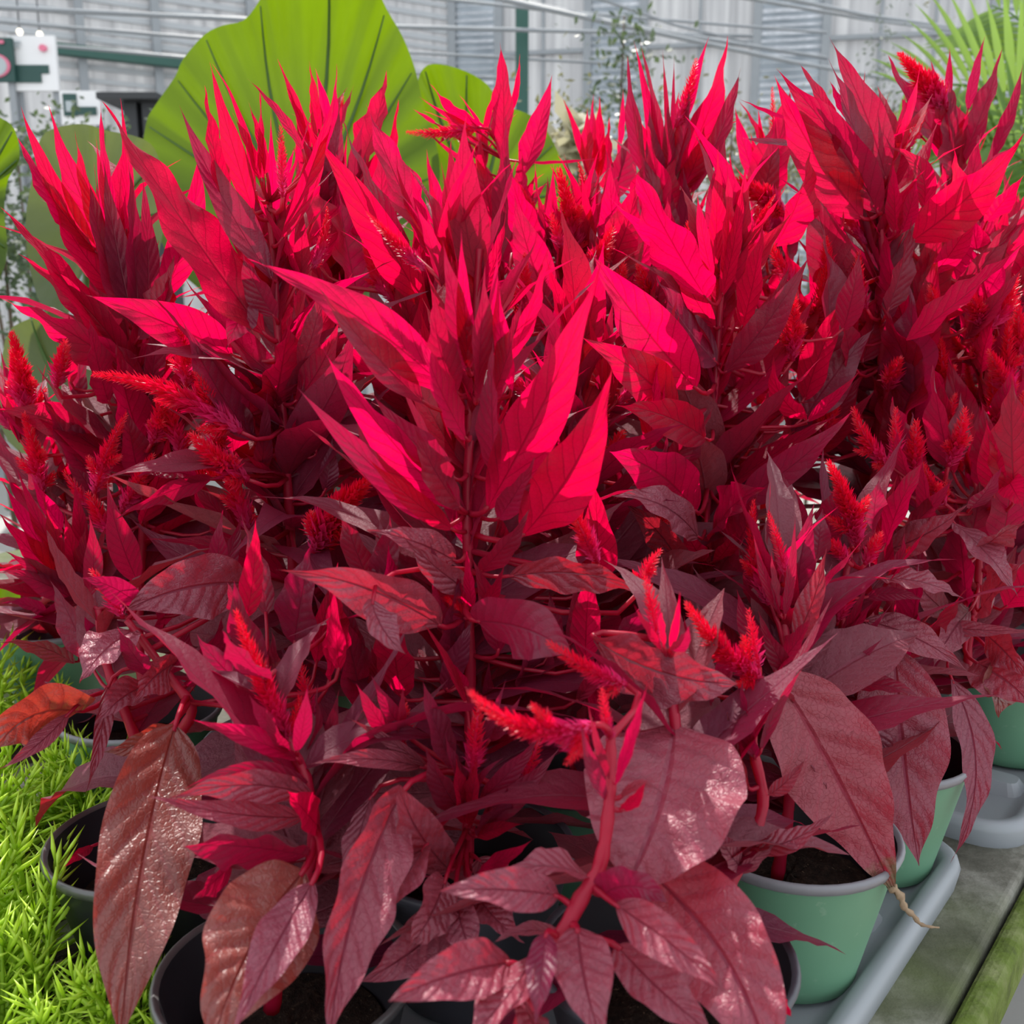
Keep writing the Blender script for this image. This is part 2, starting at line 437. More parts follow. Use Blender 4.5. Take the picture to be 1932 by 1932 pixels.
POTLAB = {
 'D': 'dark slate pot of the nearest leaning celosia, at the bottom edge',
 'P1': 'dark slate pot, empty-looking inside, lower right under the broad pink leaf',
 'P2': 'green pot with grey rim and bare soil, behind the drooping withered-tip leaf',
 'P3': 'green pot at the far rounded corner of the near grey tray',
 'P4': 'green pot in the far grey tray at the right edge',
}
for k, b in BASE.items():
    loc = (b.x, b.y, BENCH+TRAY_T)
    if k in ('A', 'B'):
        make_pot(RT, RB, POT_H, M['blackpot'], M['blackrim'], 'nursery_pot', (b.x, b.y, BENCH+.001),
                 'black pot with worn shiny rim beside the green sedum, partly empty' if k == 'A' else 'black pot at the lower left behind the large brown-red drooping leaf', 'black nursery pots', .034)
        continue
    lab = POTLAB.get(k, 'green plastic pot hidden under the crowded back rows of celosia')
    z = BENCH+.004 if k in ('LL','L1','L2','G3','G4','S4','S5','S7','S10','S11') else BENCH+TRAY_T
    if k == 'C1': lab = 'dark slate pot under the central celosia'
    dk = k in ('P1', 'C1', 'D')
    make_pot(RT, RB, POT_H, M['slate'] if dk else M['pot'], M['slate'] if dk else M['rim'], 'flower_pot', (b.x, b.y, z), lab, 'dark slate pots in the near tray' if dk else 'green pots of celosia', .03)

def rrect(a0, a1, b0, b1, r, n=6):
    P = []
    for cx, cy, st in ((a1-r, b0+r, -90), (a1-r, b1-r, 0), (a0+r, b1-r, 90), (a0+r, b0+r, 180)):
        for i in range(n+1):
            t = math.radians(st+90*i/n); P.append((cx+r*math.cos(t), cy+r*math.sin(t)))
    return P
def make_tray(origin, a0, a1, b0, b1, cups, label):
    root = empty('carry_tray', (origin.x, origin.y, BENCH), label, 'plant tray', 'grey carry trays')
    def P3(a, b, z): v = U*a + Wd*b; return (v.x, v.y, z)
    rings = [(0.0, .000), (.003, .016), (.001, .022), (-.004, .025), (-.012, .024), (-.016, .018), (-.024, .010), (-.030, .0085)]
    V = []; F = []; n = None
    for off, z in rings:
        pr = rrect(a0-off, a1+off, b0-off, b1+off, .045+off); n = len(pr)
        V += [P3(a, b, z) for a, b in pr]
    for i in range(len(rings)-1):
        for k in range(n): F.append((i*n+k, i*n+(k+1)%n, (i+1)*n+(k+1)%n, (i+1)*n+k))
    F.append(tuple((len(rings)-1)*n+k for k in range(n)))
    m = MB(); m.add(V, F); m.build('tray_body', M['tray'], root)
    for i in range(len(cups)-1):                 # raised bridges between the pots
        a = (cups[i]+cups[i+1])/2
        for b in (0.0, SPC):
            m = MB(); pr = rrect(a-.020, a+.020, b-.040, b+.040, .012, 3); n2 = len(pr)
            pr2 = rrect(a-.012, a+.012, b-.032, b+.032, .008, 3)
            m.add([P3(x, y, .0085) for x, y in pr]+[P3(x, y, .020) for x, y in pr2], [(k, (k+1)%n2, n2+(k+1)%n2, n2+k) for k in range(n2)]+[tuple(n2+k for k in range(n2))])
            m.build('bridge', M['tray'], root, False)
    return root
make_tray(ORG, -2*SPC-.085, SPC+.056, -.070, SPC+.075, [-2*SPC, -SPC, 0, SPC], 'grey plastic carry tray holding the nearest green pots')
T2 = flat(BASE['P4'])
make_tray(T2, -.215, 2*SPC+.08, -.062, SPC+.075, [-SPC, 0, SPC, 2*SPC], 'grey plastic carry tray behind the first one at the right edge')
# ================================================================== celosia plants
VIEWN = lambda p: (CAM - p).normalized()
def bez(a, c, b, t): return a*(1-t)**2 + c*(2*t*(1-t)) + b*t*t
def dbez(a, c, b, t): return (c-a)*(2*(1-t)) + (b-c)*(2*t)
PROF = {  # (exponent towards the base, exponent towards the tip)
 'l': (.90, 1.80), 'w': (.62, 1.15), 's': (.55, 1.15), 'r': (.48, .66)}
def leaf_mesh(A, Cc, B, w, nrm, rnd, nl=14, nw=2, fold=.22, wave=.06, prof='l', droop=0.0, twist=0.0, ruffle=1.0, mb=None, puck=0.0):
    """lance-shaped blade along a curve; nrm(p) gives the facing direction at p"""
    mb = mb or MB(); ea, eb = PROF[prof]; pk = ea/(ea+eb); mx = pk**ea*(1-pk)**eb
    V = []; UV = []; F = []
    k1 = rnd.uniform(2.2, 4.2); k2 = rnd.uniform(2.2, 4.2); p1 = rnd.uniform(0, 6.3); p2 = rnd.uniform(0, 6.3)
    cols = 2*nw+1
    for i in range(nl+1):
        t = i/nl; tt = min(max(t, .004), .996)
        c = bez(A, Cc, B, t); T = dbez(A, Cc, B, tt).normalized()
        N = nrm(c); N = N - T*N.dot(T)
        if N.length < 1e-4: N = T.orthogonal()
        N.normalize()
        if twist: N = Matrix.Rotation(twist*(t-.4), 3, T) @ N
        S = T.cross(N)
        hw = .5*w*(tt**ea*(1-tt)**eb)/mx
        hw *= 1 + .05*math.sin(9*t+p1)
        for j in range(cols):
            s = (j-nw)/nw; a = abs(s)
            ph = (k1*6.28*t+p1) if s < 0 else (k2*6.28*t+p2)
            off = fold*a*hw*1.0 - droop*a*a*hw + wave*ruffle*w*(a**2)*math.sin(ph)*(t*(1-t)*4)**.5
            if puck: off += puck*hw*(a*(1-a)*4)*(.6*math.sin(6.283*(8.5*t-1.7*a+(.3 if s < 0 else 0))+1.2*math.sin(5*t+p1)) + .4*math.sin(31*t+7*s+p2))
            V.append(c + S*(s*hw) + N*off); UV.append((s*.5+.5, t))
    for i in range(nl):
        for j in range(cols-1): F.append((i*cols+j, i*cols+j+1, (i+1)*cols+j+1, (i+1)*cols+j))
    mb.add(V, F, UV, 0)
    return mb

def spike_mesh(A, Cc, B, w, rnd, dens=1.0, lobes=0, mb=None):
    """feathery pointed flower spike along a curve: many small bracts around an axis"""
    mb = mb or MB()
    L = (B-A).length + .25*((Cc-A).length+(B-Cc).length-(B-A).length)
    n = int(max(70, min(420, dens*150*max(.6, (L/.06))*1.0)))
    ga = 2.39996
    def bracts(A, Cc, B, w, n, v0, v1):
        for i in range(n):
            t = (i+.5)/n; c = bez(A, Cc, B, t); T = dbez(A, Cc, B, t).normalized()
            X = T.orthogonal().normalized(); Yv = T.cross(X); a = i*ga+rnd.uniform(-.3, .3)
            R = X*math.cos(a)+Yv*math.sin(a)
            rr = .5*w*(1-.85*t**1.7)*(.55+.45*min(1, t*6))
            D = (T*rnd.uniform(.7, 1.1) + R*rnd.uniform(.55, 1.0)).normalized()
            ln = rr*rnd.uniform(.75, 1.25)+.0015; wd = ln*rnd.uniform(.22, .34)
            b0 = c + R*rr*.12; S = D.cross(R).normalized(); Nn = S.cross(D)
            q = b0+D*ln*.45
            vv = v0+(v1-v0)*t
            mb.add([b0, q+S*wd*.5+Nn*wd*.18, b0+D*ln, q-S*wd*.5+Nn*wd*.18, q-Nn*wd*.1], [(0,1,4),(1,2,4),(2,3,4),(3,0,4)], [(0,vv),(0,vv),(1,vv),(0,vv),(.5,vv)])
    bracts(A, Cc, B, w, n, 0, 1)
    for k in range(lobes):
        t = .08+.5*k/max(1, lobes); c = bez(A, Cc, B, t); T = dbez(A, Cc, B, t).normalized()
        X = T.orthogonal().normalized(); a = k*2.4+rnd.uniform(-.4,.4); R = X*math.cos(a)+T.cross(X)*math.sin(a)
        l2 = L*rnd.uniform(.22, .36)*(1-t*.6); e = c+(T*.75+R*.75).normalized()*l2; mid = c+(T*.35+R*.8)*l2*.5
        bracts(c, mid, e, w*.6, int(n*.28), .35, 1)
    pts = [bez(A, Cc, B, t) for t in (0, .3, .6, .9)]
    mb.tube(pts, [w*.10, w*.09, w*.06, w*.02], 5, 0, (.5, .3))
    return mb

PL = {}
def catmull(P, n=6):
    out = []
    for i in range(len(P)-1):
        p0 = P[max(i-1, 0)]; p1 = P[i]; p2 = P[i+1]; p3 = P[min(i+2, len(P)-1)]
        for k in range(n):
            t = k/n
            out.append(.5*((2*p1)+(p2-p0)*t+(2*p0-5*p1+4*p2-p3)*t*t+(3*p1-p0-3*p2+p3)*t**3))
    out.append(P[-1]); return out
def plant(key, label, stems):
    b = BASE[key]; root = empty('celosia_plant', (b.x, b.y, RIM-.035), label, 'plant', 'red celosia plants')
    PL[key] = dict(root=root, stems=[], rnd=random.Random(hash_(key)))
    for st in stems: add_stem(key, st)
    return root
def hash_(s): return sum(ord(c)*(31**i) for i, c in enumerate(s)) % 100003
def add_stem(key, st, r0=.0050, r1=.0026, rooted=True):
    d = PL[key]; root = d['root']
    pts = [PY(x, y, Y) for x, y, Y in st]
    if rooted:
        o = root.location + Vector((d['rnd'].uniform(-.012,.012), d['rnd'].uniform(-.012,.012), -.002)); pts = [o] + pts
    sm = catmull(pts, 6); n = len(sm)
    rad = [(r0+(r1-r0)*i/(n-1))*(1+.12*math.sin(i*2.1)) for i in range(n)]
    m = MB(); m.tube([p-root.location for p in sm], rad, 7); m.build('stem', M['stem'], root)
    d['stems'].append(sm)
def near_stem(key, p):
    best = None
    for sm in PL[key]['stems']:
        for q in sm:
            dd = (q-p).length + (.03 if q.z > p.z+.01 else 0)
            if best is None or dd < best[0]: best = (dd, q)
    return best[1]
def L(key, x0, y0, x1, y1, w, b=0, Y0=None, Y1=None, m='y', pr='l', roll=None, fold=None, nw=2, tw=0, wave=.075):
    """a leaf of plant `key` from base pixel to tip pixel; Y0/Y1 its distance at base and tip"""
    d = PL[key]; r = d['rnd']; root = d['root']
    A = PY(x0, y0, Y0); B = PY(x1, y1, Y1)
    dx, dy = x1-x0, y1-y0; l = math.hypot(dx, dy)
    cx, cy = (x0+x1)/2 - dy/l*b*2, (y0+y1)/2 + dx/l*b*2
    Cc = PY(cx, cy, (Y0+Y1)/2 - abs(Y1-Y0)*.15 - r.uniform(0, .012))
    ro = math.radians(r.choice((-1, 1))*r.uniform(5, 58)) if roll is None else math.radians(roll)
    wm = w*mpp(PY((x0+x1)/2, (y0+y1)/2, (Y0+Y1)/2))/max(.6, math.cos(ro))
    ax = (B-A).normalized(); RM = Matrix.Rotation(ro, 3, ax)
    nrm = lambda p: RM @ VIEWN(p)
    big = w >= 60
    mb = leaf_mesh(A, Cc, B, wm, nrm, r, (44 if w >= 85 else 26) if big else 14, (6 if w >= 85 else 4) if big else nw, r.uniform(.10, .38) if fold is None else fold, wave, pr, 0, tw or r.uniform(-.9, .9), 1.0, None, (.09 if m in 'obx' else .045) if big else 0)
    q = near_stem(key, A)
    if (q-A).length < .16 and (q-A).length > .004:
        T0 = (Cc-A).normalized(); mid = A - T0*min(.03, (q-A).length*.4)
        pts = [bez(A+T0*.004, mid, q, t) for t in (0, .25, .5, .75, 1)]
        mb.tube(pts, [.0011, .0013, .0015, .0017, .002] if w < 90 else [.0016,.0018,.002,.0022,.0024], 5, 1)
    mb.v = [tuple(Vector(p)-root.location) for p in mb.v]
    return mb.build('leaf', [M[m], M['stem']], root)
def S(key, x0, y0, x1, y1, w, b=0, Y0=None, Y1=None, dens=1.0, lobes=0):
    d = PL[key]; r = d['rnd']; root = d['root']
    A = PY(x0, y0, Y0); B = PY(x1, y1, Y1 if Y1 is not None else Y0)
    dx, dy = x1-x0, y1-y0; l = math.hypot(dx, dy)
    Cc = PY((x0+x1)/2-dy/l*b*2, (y0+y1)/2+dx/l*b*2, (Y0+(Y1 or Y0))/2)
    mb = spike_mesh(A, Cc, B, w*mpp((A+B)/2)*1.5, r, dens, lobes)
    q = near_stem(key, A)
    if .004 < (q-A).length < .2:
        T0 = (Cc-A).normalized(); mid = A - T0*(q-A).length*.4
        mb.tube([bez(A, mid, q, t) for t in (0, .33, .66, 1)], [.0016, .0018, .002, .0022], 5, 1)
    mb.v = [tuple(Vector(p)-root.location) for p in mb.v]
    return mb.build('flower_spike', [M['spike'], M['stem']], root)

# ---- leaf variants shared by the filling leaves
FILL = {}
def fill_variants():
    r = random.Random(5)
    for m in 'ydo':
        FILL[m] = []
        for i in range(9):
            curl = r.uniform(-.18, .30)
            A = Vector((0,0,0)); B = Vector((1,0,-curl)); Cc = Vector((.5, r.uniform(-.12,.12), curl*.55+.05))
            mb = leaf_mesh(A, Cc, B, r.uniform(.21, .31) if m != 'o' else r.uniform(.30,.40), lambda p: Vector((0,0,1)), r, 11, 2, r.uniform(.1,.4), .05, 'l' if m != 'o' else 'w', 0, r.uniform(-.7,.7))
            FILL[m].append(mb.mesh('leaf_fill_'+m, [M[m]]))
    FILL['spike'] = []
    for i in range(6):
        mb = spike_mesh(Vector((0,0,0)), Vector((r.uniform(-.1,.1), r.uniform(-.1,.1), .5)), Vector((r.uniform(-.25,.25), r.uniform(-.25,.25), 1)), .30, r, .8, i % 3)
        # scaled per use
        FILL['spike'].append(mb.mesh('spike_fill', [M['spike']]))
fill_variants()
def place(name, me, root, p, X, up, s, sw=None):
    X = X.normalized(); Yv = up.cross(X)
    if Yv.length < 1e-3: Yv = X.orthogonal()
    Yv.normalize(); Z = X.cross(Yv)
    o = link(name, me, root)
    Mt = Matrix((X*s, Yv*(sw or s), Z*s)).transposed().to_4x4(); Mt.translation = p - root.location
    o.matrix_basis = Mt; return o
def fill(key, t0, t1, step, l0, l1, back=True, mats='yd', e0=-5, e1=68, si=0, spikes=0):
    """leaves up a stem in a spiral: long and drooping low down, short and upright near the top"""
    d = PL[key]; r = d['rnd']; sm = d['stems'][si]; n = len(sm); acc = 0; a = r.uniform(0, 6.3); root = d['root']
    for i in range(1, n):
        acc += (sm[i]-sm[i-1]).length; t = i/(n-1)
        while acc > step:
            acc -= step; a += 2.39996+r.uniform(-.3,.3)
            if t < t0 or t > t1: continue
            aa = a
            if back and math.sin(aa) < -.25: aa = -aa          # towards the camera: turn it to the far side
            k = (t-t0)/max(1e-3, t1-t0); el = math.radians(e0+(e1-e0)*k**.8+r.uniform(-14,14))
            X = Vector((math.cos(aa)*math.cos(el), math.sin(aa)*math.cos(el), math.sin(el)))
            ln = (l0+(l1-l0)*k)*r.uniform(.75,1.2)
            mm = mats[0] if r.random() < .35+.5*k else mats[-1]
            if (sm[i]+X*ln).z < RIM-.05: continue
            place('leaf', r.choice(FILL[mm]), root, sm[i], X, Vector((math.sin(el)*-math.cos(aa), math.sin(el)*-math.sin(aa), math.cos(el))) + Vector((r.uniform(-.5,.5), r.uniform(-.5,.5), 0)), ln)
    for k in range(spikes):
        i = int((.35+.6*r.random())*(n-1)); a = r.uniform(0, 3.14); tl = r.uniform(.35, .9)
        up = Vector((math.cos(a)*tl, math.sin(a)*tl, 1)).normalized()
        base = sm[i] + up*r.uniform(.03,.06)
        me = r.choice(FILL['spike']); s = r.uniform(.04,.075)
        X = up.orthogonal(); o = link('flower_spike', me, root)
        Z = up; X = X.normalized(); Yv = Z.cross(X)
        Mt = Matrix((X*s, Yv*s, Z*s)).transposed().to_4x4(); Mt.translation = base - root.location; o.matrix_basis = Mt
        mb = MB(); mb.tube([sm[i]-root.location, (sm[i].lerp(base,.5)+Vector((0,0,.006)))-root.location, base+up*s*.3-root.location], [.002,.0017,.0014], 5); mb.build('stalk', M['stem'], root)
        for q in range(6):
            b2 = a+q*1.1; el = math.radians(r.uniform(48,78))
            Xl = Vector((math.cos(b2)*math.cos(el), math.sin(b2)*math.cos(el), math.sin(el)))
            place('leaf', r.choice(FILL['y']), root, sm[i].lerp(base,.7), Xl, Vector((0,0,1)), r.uniform(.05,.10), r.uniform(.03,.06))

def scatter(key, x0, y0, x1, y1, n, Ya, Yb, l0, l1, cx, cy, m='y', wr=.2):
    """short leaves growing up and outward from points between the named corners, away from (cx, cy)"""
    r = PL[key]['rnd']
    for i in range(n):
        x = r.uniform(x0, x1); y = r.uniform(y0, y1); a = math.atan2(y-cy, x-cx)+r.uniform(-.5,.5)
        ln = r.uniform(l0, l1); Y = r.uniform(Ya, Yb)
        dx = math.cos(a)*ln*.7; dy = math.sin(a)*ln*.5 - ln*.62
        mm = m if len(m) == 1 else r.choice(m)
        L(key, x, y, x+dx, y+dy, math.hypot(dx,dy)*r.uniform(wr*.6, wr*1.4), r.uniform(-10,10), Y, Y-r.uniform(-.01,.05), mm)
# ------------------------------------------------------------------ the plants and their leaves, read off the photograph
plant('C1', 'tall celosia in the centre with long spreading crimson leaves', [[(885,1560,.665),(888,1400,.66),(885,1150,.66),(882,930,.665),(893,700,.67),(905,470,.675)],
      [(880,1700,.60),(882,1560,.575),(888,1460,.57)]])
plant('L1', 'celosia at upper left with a dark brush of upright leaves', [[(262,1180,.93),(275,900,.93),(258,720,.93),(232,520,.935),(215,380,.94)]])
plant('L2', 'celosia left of centre in front of the huge green leaf', [[(560,1300,.84),(548,1000,.83),(530,720,.83),(518,520,.835),(508,380,.84)]])
plant('S4', 'celosia behind with leaf tips against the middle of the huge green leaf', [[(600,800,1.08),(612,420,1.08),(606,270,1.08)], [(655,700,1.06),(662,430,1.05),(685,330,1.05)]])
plant('S5', 'celosia behind the centre with one flower spike bent to the left', [[(960,800,1.2),(945,480,1.2),(950,300,1.2)]])
plant('G3', 'celosia left of the centre with magenta upright leaves', [[(790,900,.95),(800,650,.93),(825,480,.92)]])
plant('G1', 'celosia between the central plant and the one with broad bright leaves, mostly hidden', [[(1110,1200,.81),(1090,900,.82),(1085,650,.84)]])
plant('G4', 'celosia behind the centre with a knobbly red spike beside thin leaves', [[(1070,900,1.04),(1075,620,1.04),(1078,490,1.04)]])
plant('S6', 'celosia right of centre with broad bright red leaves reaching left', [[(1338,1280,.94),(1328,1080,.93),(1338,880,.92),(1355,650,.92),(1366,470,.92)]])
plant('S7', 'celosia at the back with a dark bunch of tips against the white panels', [[(1270,800,1.2),(1266,450,1.2),(1266,290,1.2)]])
plant('S10', 'small pale celosia at the back beside the curved dry leaf', [[(1140,700,1.38),(1128,330,1.38)]])
plant('S11', 'small celosia at the back with a thin upright spike', [[(1450,700,1.25),(1450,330,1.25)]])
plant('S8', 'celosia at right with broad dark purple drooping leaves on top', [[(1650,900,1.05),(1665,600,1.02),(1662,400,1.01),(1655,330,1.01)]])
plant('S9', 'tall celosia at upper right in front of the palm frond', [[(1800,800,1.26),(1797,420,1.24),(1792,290,1.24)]])
plant('P5', 'celosia at the right edge with thin glossy leaves pointing right', [[(1890,1050,1.08),(1880,800,1.06),(1870,560,1.05)]])
plant('S13', 'celosia at the far right edge with bright knobbly spikes', [[(1935,900,1.26),(1915,620,1.25),(1900,480,1.25)]])
plant('P4', 'celosia over the far grey tray with dull drooping leaves', [[(1830,1270,.95),(1845,1100,.93),(1850,950,.92)]])
plant('P3', 'celosia over the far corner of the near tray with two red plumes', [[(1680,1400,.81),(1610,1290,.78),(1588,1150,.77),(1610,1020,.78)]])
plant('P2', 'celosia in the green pot with one large withered-tip leaf', [[(1490,1500,.69),(1487,1300,.68),(1476,1150,.69),(1460,1010,.70)]])
plant('P1', 'celosia in the nearest right pot with broad pink-red leaves', [[(1290,1700,.53),(1283,1500,.535),(1275,1380,.54),(1258,1210,.57)], [(1335,1750,.535),(1392,1640,.55),(1440,1520,.57),(1420,1400,.58),(1428,1290,.585)]])
plant('D', 'nearest celosia with a thick leaning red stem and arched plume', [[(985,1932,.42),(1085,1715,.44),(1132,1630,.45),(1150,1500,.46),(1152,1390,.47)]])
plant('A', 'celosia in the worn black pot at left, dull leaves and a slanting spike', [[(290,1500,.69),(235,1340,.69),(200,1250,.70),(185,1150,.71)], [(330,1420,.68),(362,1340,.67),(330,1290,.67),(240,1170,.68)]])
plant('LL', 'celosia at the far left edge with a knobbly red spike', [[(70,1150,1.12),(135,1090,.98),(90,950,.94),(45,790,.93)]])
plant('B', 'celosia in the black pot at lower left with pointed arching leaves', [[(545,1740,.54),(592,1600,.54),(580,1480,.54),(548,1405,.55),(500,1280,.56)]])

# filling leaves deep in the plants (behind the leaves that face the camera)
for k, a in {'C1':(.25,.97,.011,.15,.08), 'L1':(.2,.88,.010,.15,.09), 'L2':(.2,.82,.010,.16,.08), 'S4':(.2,.72,.011,.14,.08), 'S5':(.25,.75,.011,.14,.08),
             'G3':(.2,.85,.010,.14,.08), 'G1':(.2,1,.011,.14,.09), 'G4':(.2,1,.011,.14,.09), 'S6':(.2,.97,.010,.15,.09), 'S7':(.2,.80,.011,.14,.09),
             'S10':(.25,.8,.012,.14,.08), 'S11':(.25,.8,.012,.14,.08), 'S8':(.2,.85,.009,.15,.08), 'S9':(.2,.8,.011,.15,.08), 'P5':(.15,1,.010,.14,.09),
             'S13':(.2,1,.011,.14,.08)}.items():
    fill(k, a[0], a[1], a[2]*.72, a[3]*1.1, a[4]*1.15, k in ('C1','L1','L2','S6','S8'), 'yd', 15, 74, 0, {'L1':3,'L2':4,'G1':5,'G3':3,'G4':5,'S6':4,'S7':4,'S8':5,'S9':4,'P5':9,'S13':10,'S4':3,'S5':3,'S11':5,'S10':2,'C1':3}.get(k, 2))
fill('S4', .3, .8, .012, .13, .07, False, 'yd', 10, 70, 1)
for k, a in {'P4':(.15,1,.013,.15,.10), 'P3':(.15,.95,.014,.13,.09), 'P2':(.2,.95,.014,.13,.09), 'P1':(.3,.95,.016,.11,.08), 'A':(.25,1,.015,.12,.09), 'LL':(.2,.95,.011,.13,.08), 'B':(.3,.95,.016,.11,.08)}.items():
    fill(k, a[0], a[1], a[2], a[3], a[4], True, 'do' if k not in ('LL',) else 'yd', -25, 60, 0, {'P4':3,'P2':2,'LL':3,'P3':2}.get(k, 0))
# low leaves that close the view to the bench
for k in ('C1','G1','S6','L2','L1','P2','P3','P4','P5','S8','G3','G4','LL','S4','S9','P1','B','S5','S7'):
    fill(k, .08, .6, .008, .16, .14, False if k in ('G1','S6','L2') else True, 'do', -30, 40)

def many(key, Y0, Y1, m, rows):
    for r in rows:
        kw = {}
        if isinstance(r[-1], dict): kw = dict(r[-1]); r = r[:-1]
        y0 = kw.pop('Y0', Y0); y1 = kw.pop('Y1', Y1); mm = kw.pop('m', m)
        L(key, r[0], r[1], r[2], r[3], r[4], r[5] if len(r) > 5 else 0, y0, y1, mm, **kw)
O = dict
# upper left brush
many('L1', .92, .90, 'y', [
 (185,490,39,199,44,-12),(205,480,91,197,48,-8),(185,480,33,260,46,-10),(222,450,190,188,24,-6),(238,440,227,183,22,6),(207,470,141,245,30,-8),(207,440,180,255,16),
 (300,570,375,266,62,22,O(m='y')),(245,610,166,330,52,-10,O(m='d')),(255,620,195,300,50,-6,O(m='d')),(262,610,242,300,44,0,O(m='d')),(278,600,268,330,40,6,O(m='d')),(225,560,80,330,50,-14,O(m='y')),
 (228,690,0,390,48,14),(240,682,33,478,60,18),(255,718,0,563,62,14,O(Y1=.88)),(275,720,150,620,30,8),(260,640,330,480,50,8,O(m='d')),(290,640,318,520,44,6)])
# left of centre
many('L2', .82, .80, 'y', [
 (500,632,192,190,100,-4,O(Y1=.78)),(428,392,386,160,36,-4),(478,402,395,115,42,-2),(482,370,398,117,13,22),(516,530,338,198,62,-10,O(m='d')),(575,290,465,147,18,8),
 (497,345,490,163,15,2),(505,335,468,190,18,3),(492,345,437,210,20,4),(530,455,634,160,34,10),(572,335,636,215,15,6),(535,340,557,275,10),
 (440,672,160,556,92,10,O(Y1=.74,roll=6)),(482,832,345,606,78,-10,O(m='d',Y1=.76)),(470,560,425,660,60,0,O(m='d')),(475,830,395,700,60,-8,O(m='d')),(520,600,455,470,50,-6,O(m='d')),
 (555,760,640,600,55,12),(560,820,645,690,50,10,O(m='d')),(565,700,610,520,40,8,O(m='d'))])
S('L2', 533,372,530,238,20,0,.80,.79)
S('L2', 455,815,177,706,46,22,.78,.76,1.6,3); S('L2', 468,905,362,818,52,-8,.77,.75,1.4,3); S('L2', 590,1040,702,902,62,-10,.76,.74,1.7,5)
S('L2', 470,1000,420,860,40,0,.78,.77,1.2,2); S('L1', 178,930,238,782,34,-6,.88,.86,1.2,3); S('L1', 340,860,300,720,36,4,.88,.87,1.2,2)
S('L2', 330,880,440,900,36,-6,.85,.83,1.2,3)
# behind, against the huge leaf
many('S4', 1.07, 1.05, 'y', [
 (588,285,523,110,20,2),(602,250,583,113,22,2),(616,300,635,118,16,4),(582,275,540,160,16,3),(610,390,640,200,48,6,O(m='d')),(600,330,585,175,14),(600,360,560,230,40,-6),(612,420,598,250,46,0,O(m='d')),
 (668,335,729,132,52,10),(655,395,752,187,46,22),(640,430,690,290,44,6,O(m='d')),(655,450,720,300,30,0),(625,430,655,250,20,4)])
many('S5', 1.18, 1.16, 'y', [
 (946,305,943,77,42,6),(966,210,981,100,12,2),(985,335,1042,140,46,4),(940,500,953,210,42,8,O(m='d',Y1=1.1)),(850,480,805,280,34,-6),(876,450,845,285,24,-3),(880,480,893,260,16),
 (930,440,893,287,54,6),(920,250,810,157,28,-6),(905,250,790,182,12,-3),(825,235,778,205,8),(856,247,826,272,10),(975,430,1035,340,22,-4,O(m='d')),(1000,415,1062,364,18),(985,305,1135,298,7,3,O(m='d')),
 (910,360,905,250,22),(960,420,1010,330,34,4),(985,400,985,290,40),(930,330,800,240,12,-10)])
S('S5', 900,240,768,249,26,-6,1.17,1.15,1.0,1)
many('S10', 1.36, 1.34, 'y', [(1102,305,1058,178,14,4),(1115,340,1120,176,30),(1128,340,1131,180,28,2),(1108,330,1108,205,26),(1165,295,1176,165,13,2),(1150,380,1192,228,50,6,O(m='d')),(1140,360,1150,220,30,2)])
many('G3', .91, .87, 'y', [
 (822,492,690,195,66,-4),(778,505,643,217,38,-8,O(m='d')),(802,582,588,246,78,6,O(Y1=.84)),(832,485,772,310,28,-6),(800,470,745,300,16,-4),(850,560,820,370,34,-4),(860,560,858,350,28),(870,580,885,335,28,2),(880,590,905,365,26,6),(850,620,830,440,46,-6,O(m='d')),(885,520,895,330,20,3),(905,560,955,400,30,8)])
S('G4', 1082,490,1054,318,42,6,1.03,1.01,1.5,3); S('G4', 1062,470,1040,404,26,0,1.0,.99); S('G4', 960,520,975,590,30,0,.95,.95); S('G4', 985,600,990,480,34,2,.95,.93,1.3,3); S('G1', 1085,900,1070,760,34,2,.86,.85,1.2,2); S('G1',1095,870,1040,780,26,0,.86,.85); S('G4', 1290,560,1300,420,40,0,1.0,.99,1.3,3)
# dark bunch at the back and the small spike
many('S7', 1.19, 1.16, 'd', [(1216,335,1184,105,30,-4),(1246,345,1195,75,24,6,O(m='y')),(1256,345,1206,70,20,4),(1262,270,1250,92,10),(1268,275,1272,105,9),(1288,240,1338,68,22,-3,O(m='y')),(1280,330,1373,66,52,14,O(m='y')),(1303,365,1398,126,40,10),
 (1270,340,1300,170,34,6),(1245,360,1225,200,34,-4),(1285,360,1330,230,40,8,O(m='y')),(1262,330,1260,190,26)])
S('S7', 1275,240,1313,112,26,4,1.17,1.16,1.0)
many('S11', 1.23, 1.21, 'y', [(1432,355,1386,200,32,-4),(1450,305,1394,190,15,6),(1440,295,1430,200,10),(1470,330,1492,235,18,3),(1446,340,1416,250,20,-3)])
S('S11', 1460,300,1457,166,16,0,1.22,1.21)
S('S11', 1480,405,1372,335,40,6,1.12,1.10,1.4,2); S('S11', 1440,460,1430,390,36,0,1.1,1.09,1.3,3)
many('S8', 1.0, .97, 'd', [(1626,412,1460,140,98,-12,O(m='y',Y1=.95,roll=12)),(1657,402,1463,128,90,14,O(Y1=.93,roll=-20)),(1582,255,1505,115,26,4),(1672,340,1562,66,66,10,O(roll=15)),(1597,225,1565,152,16,2),(1486,224,1395,187,8),(1502,270,1396,260,13,-2),
 (1742,395,1668,275,36,34,O(m='y')),(1690,440,1685,300,32,0,O(m='y')),(1640,380,1562,108,40,10),(1700,440,1730,330,34,4,O(m='y'))])
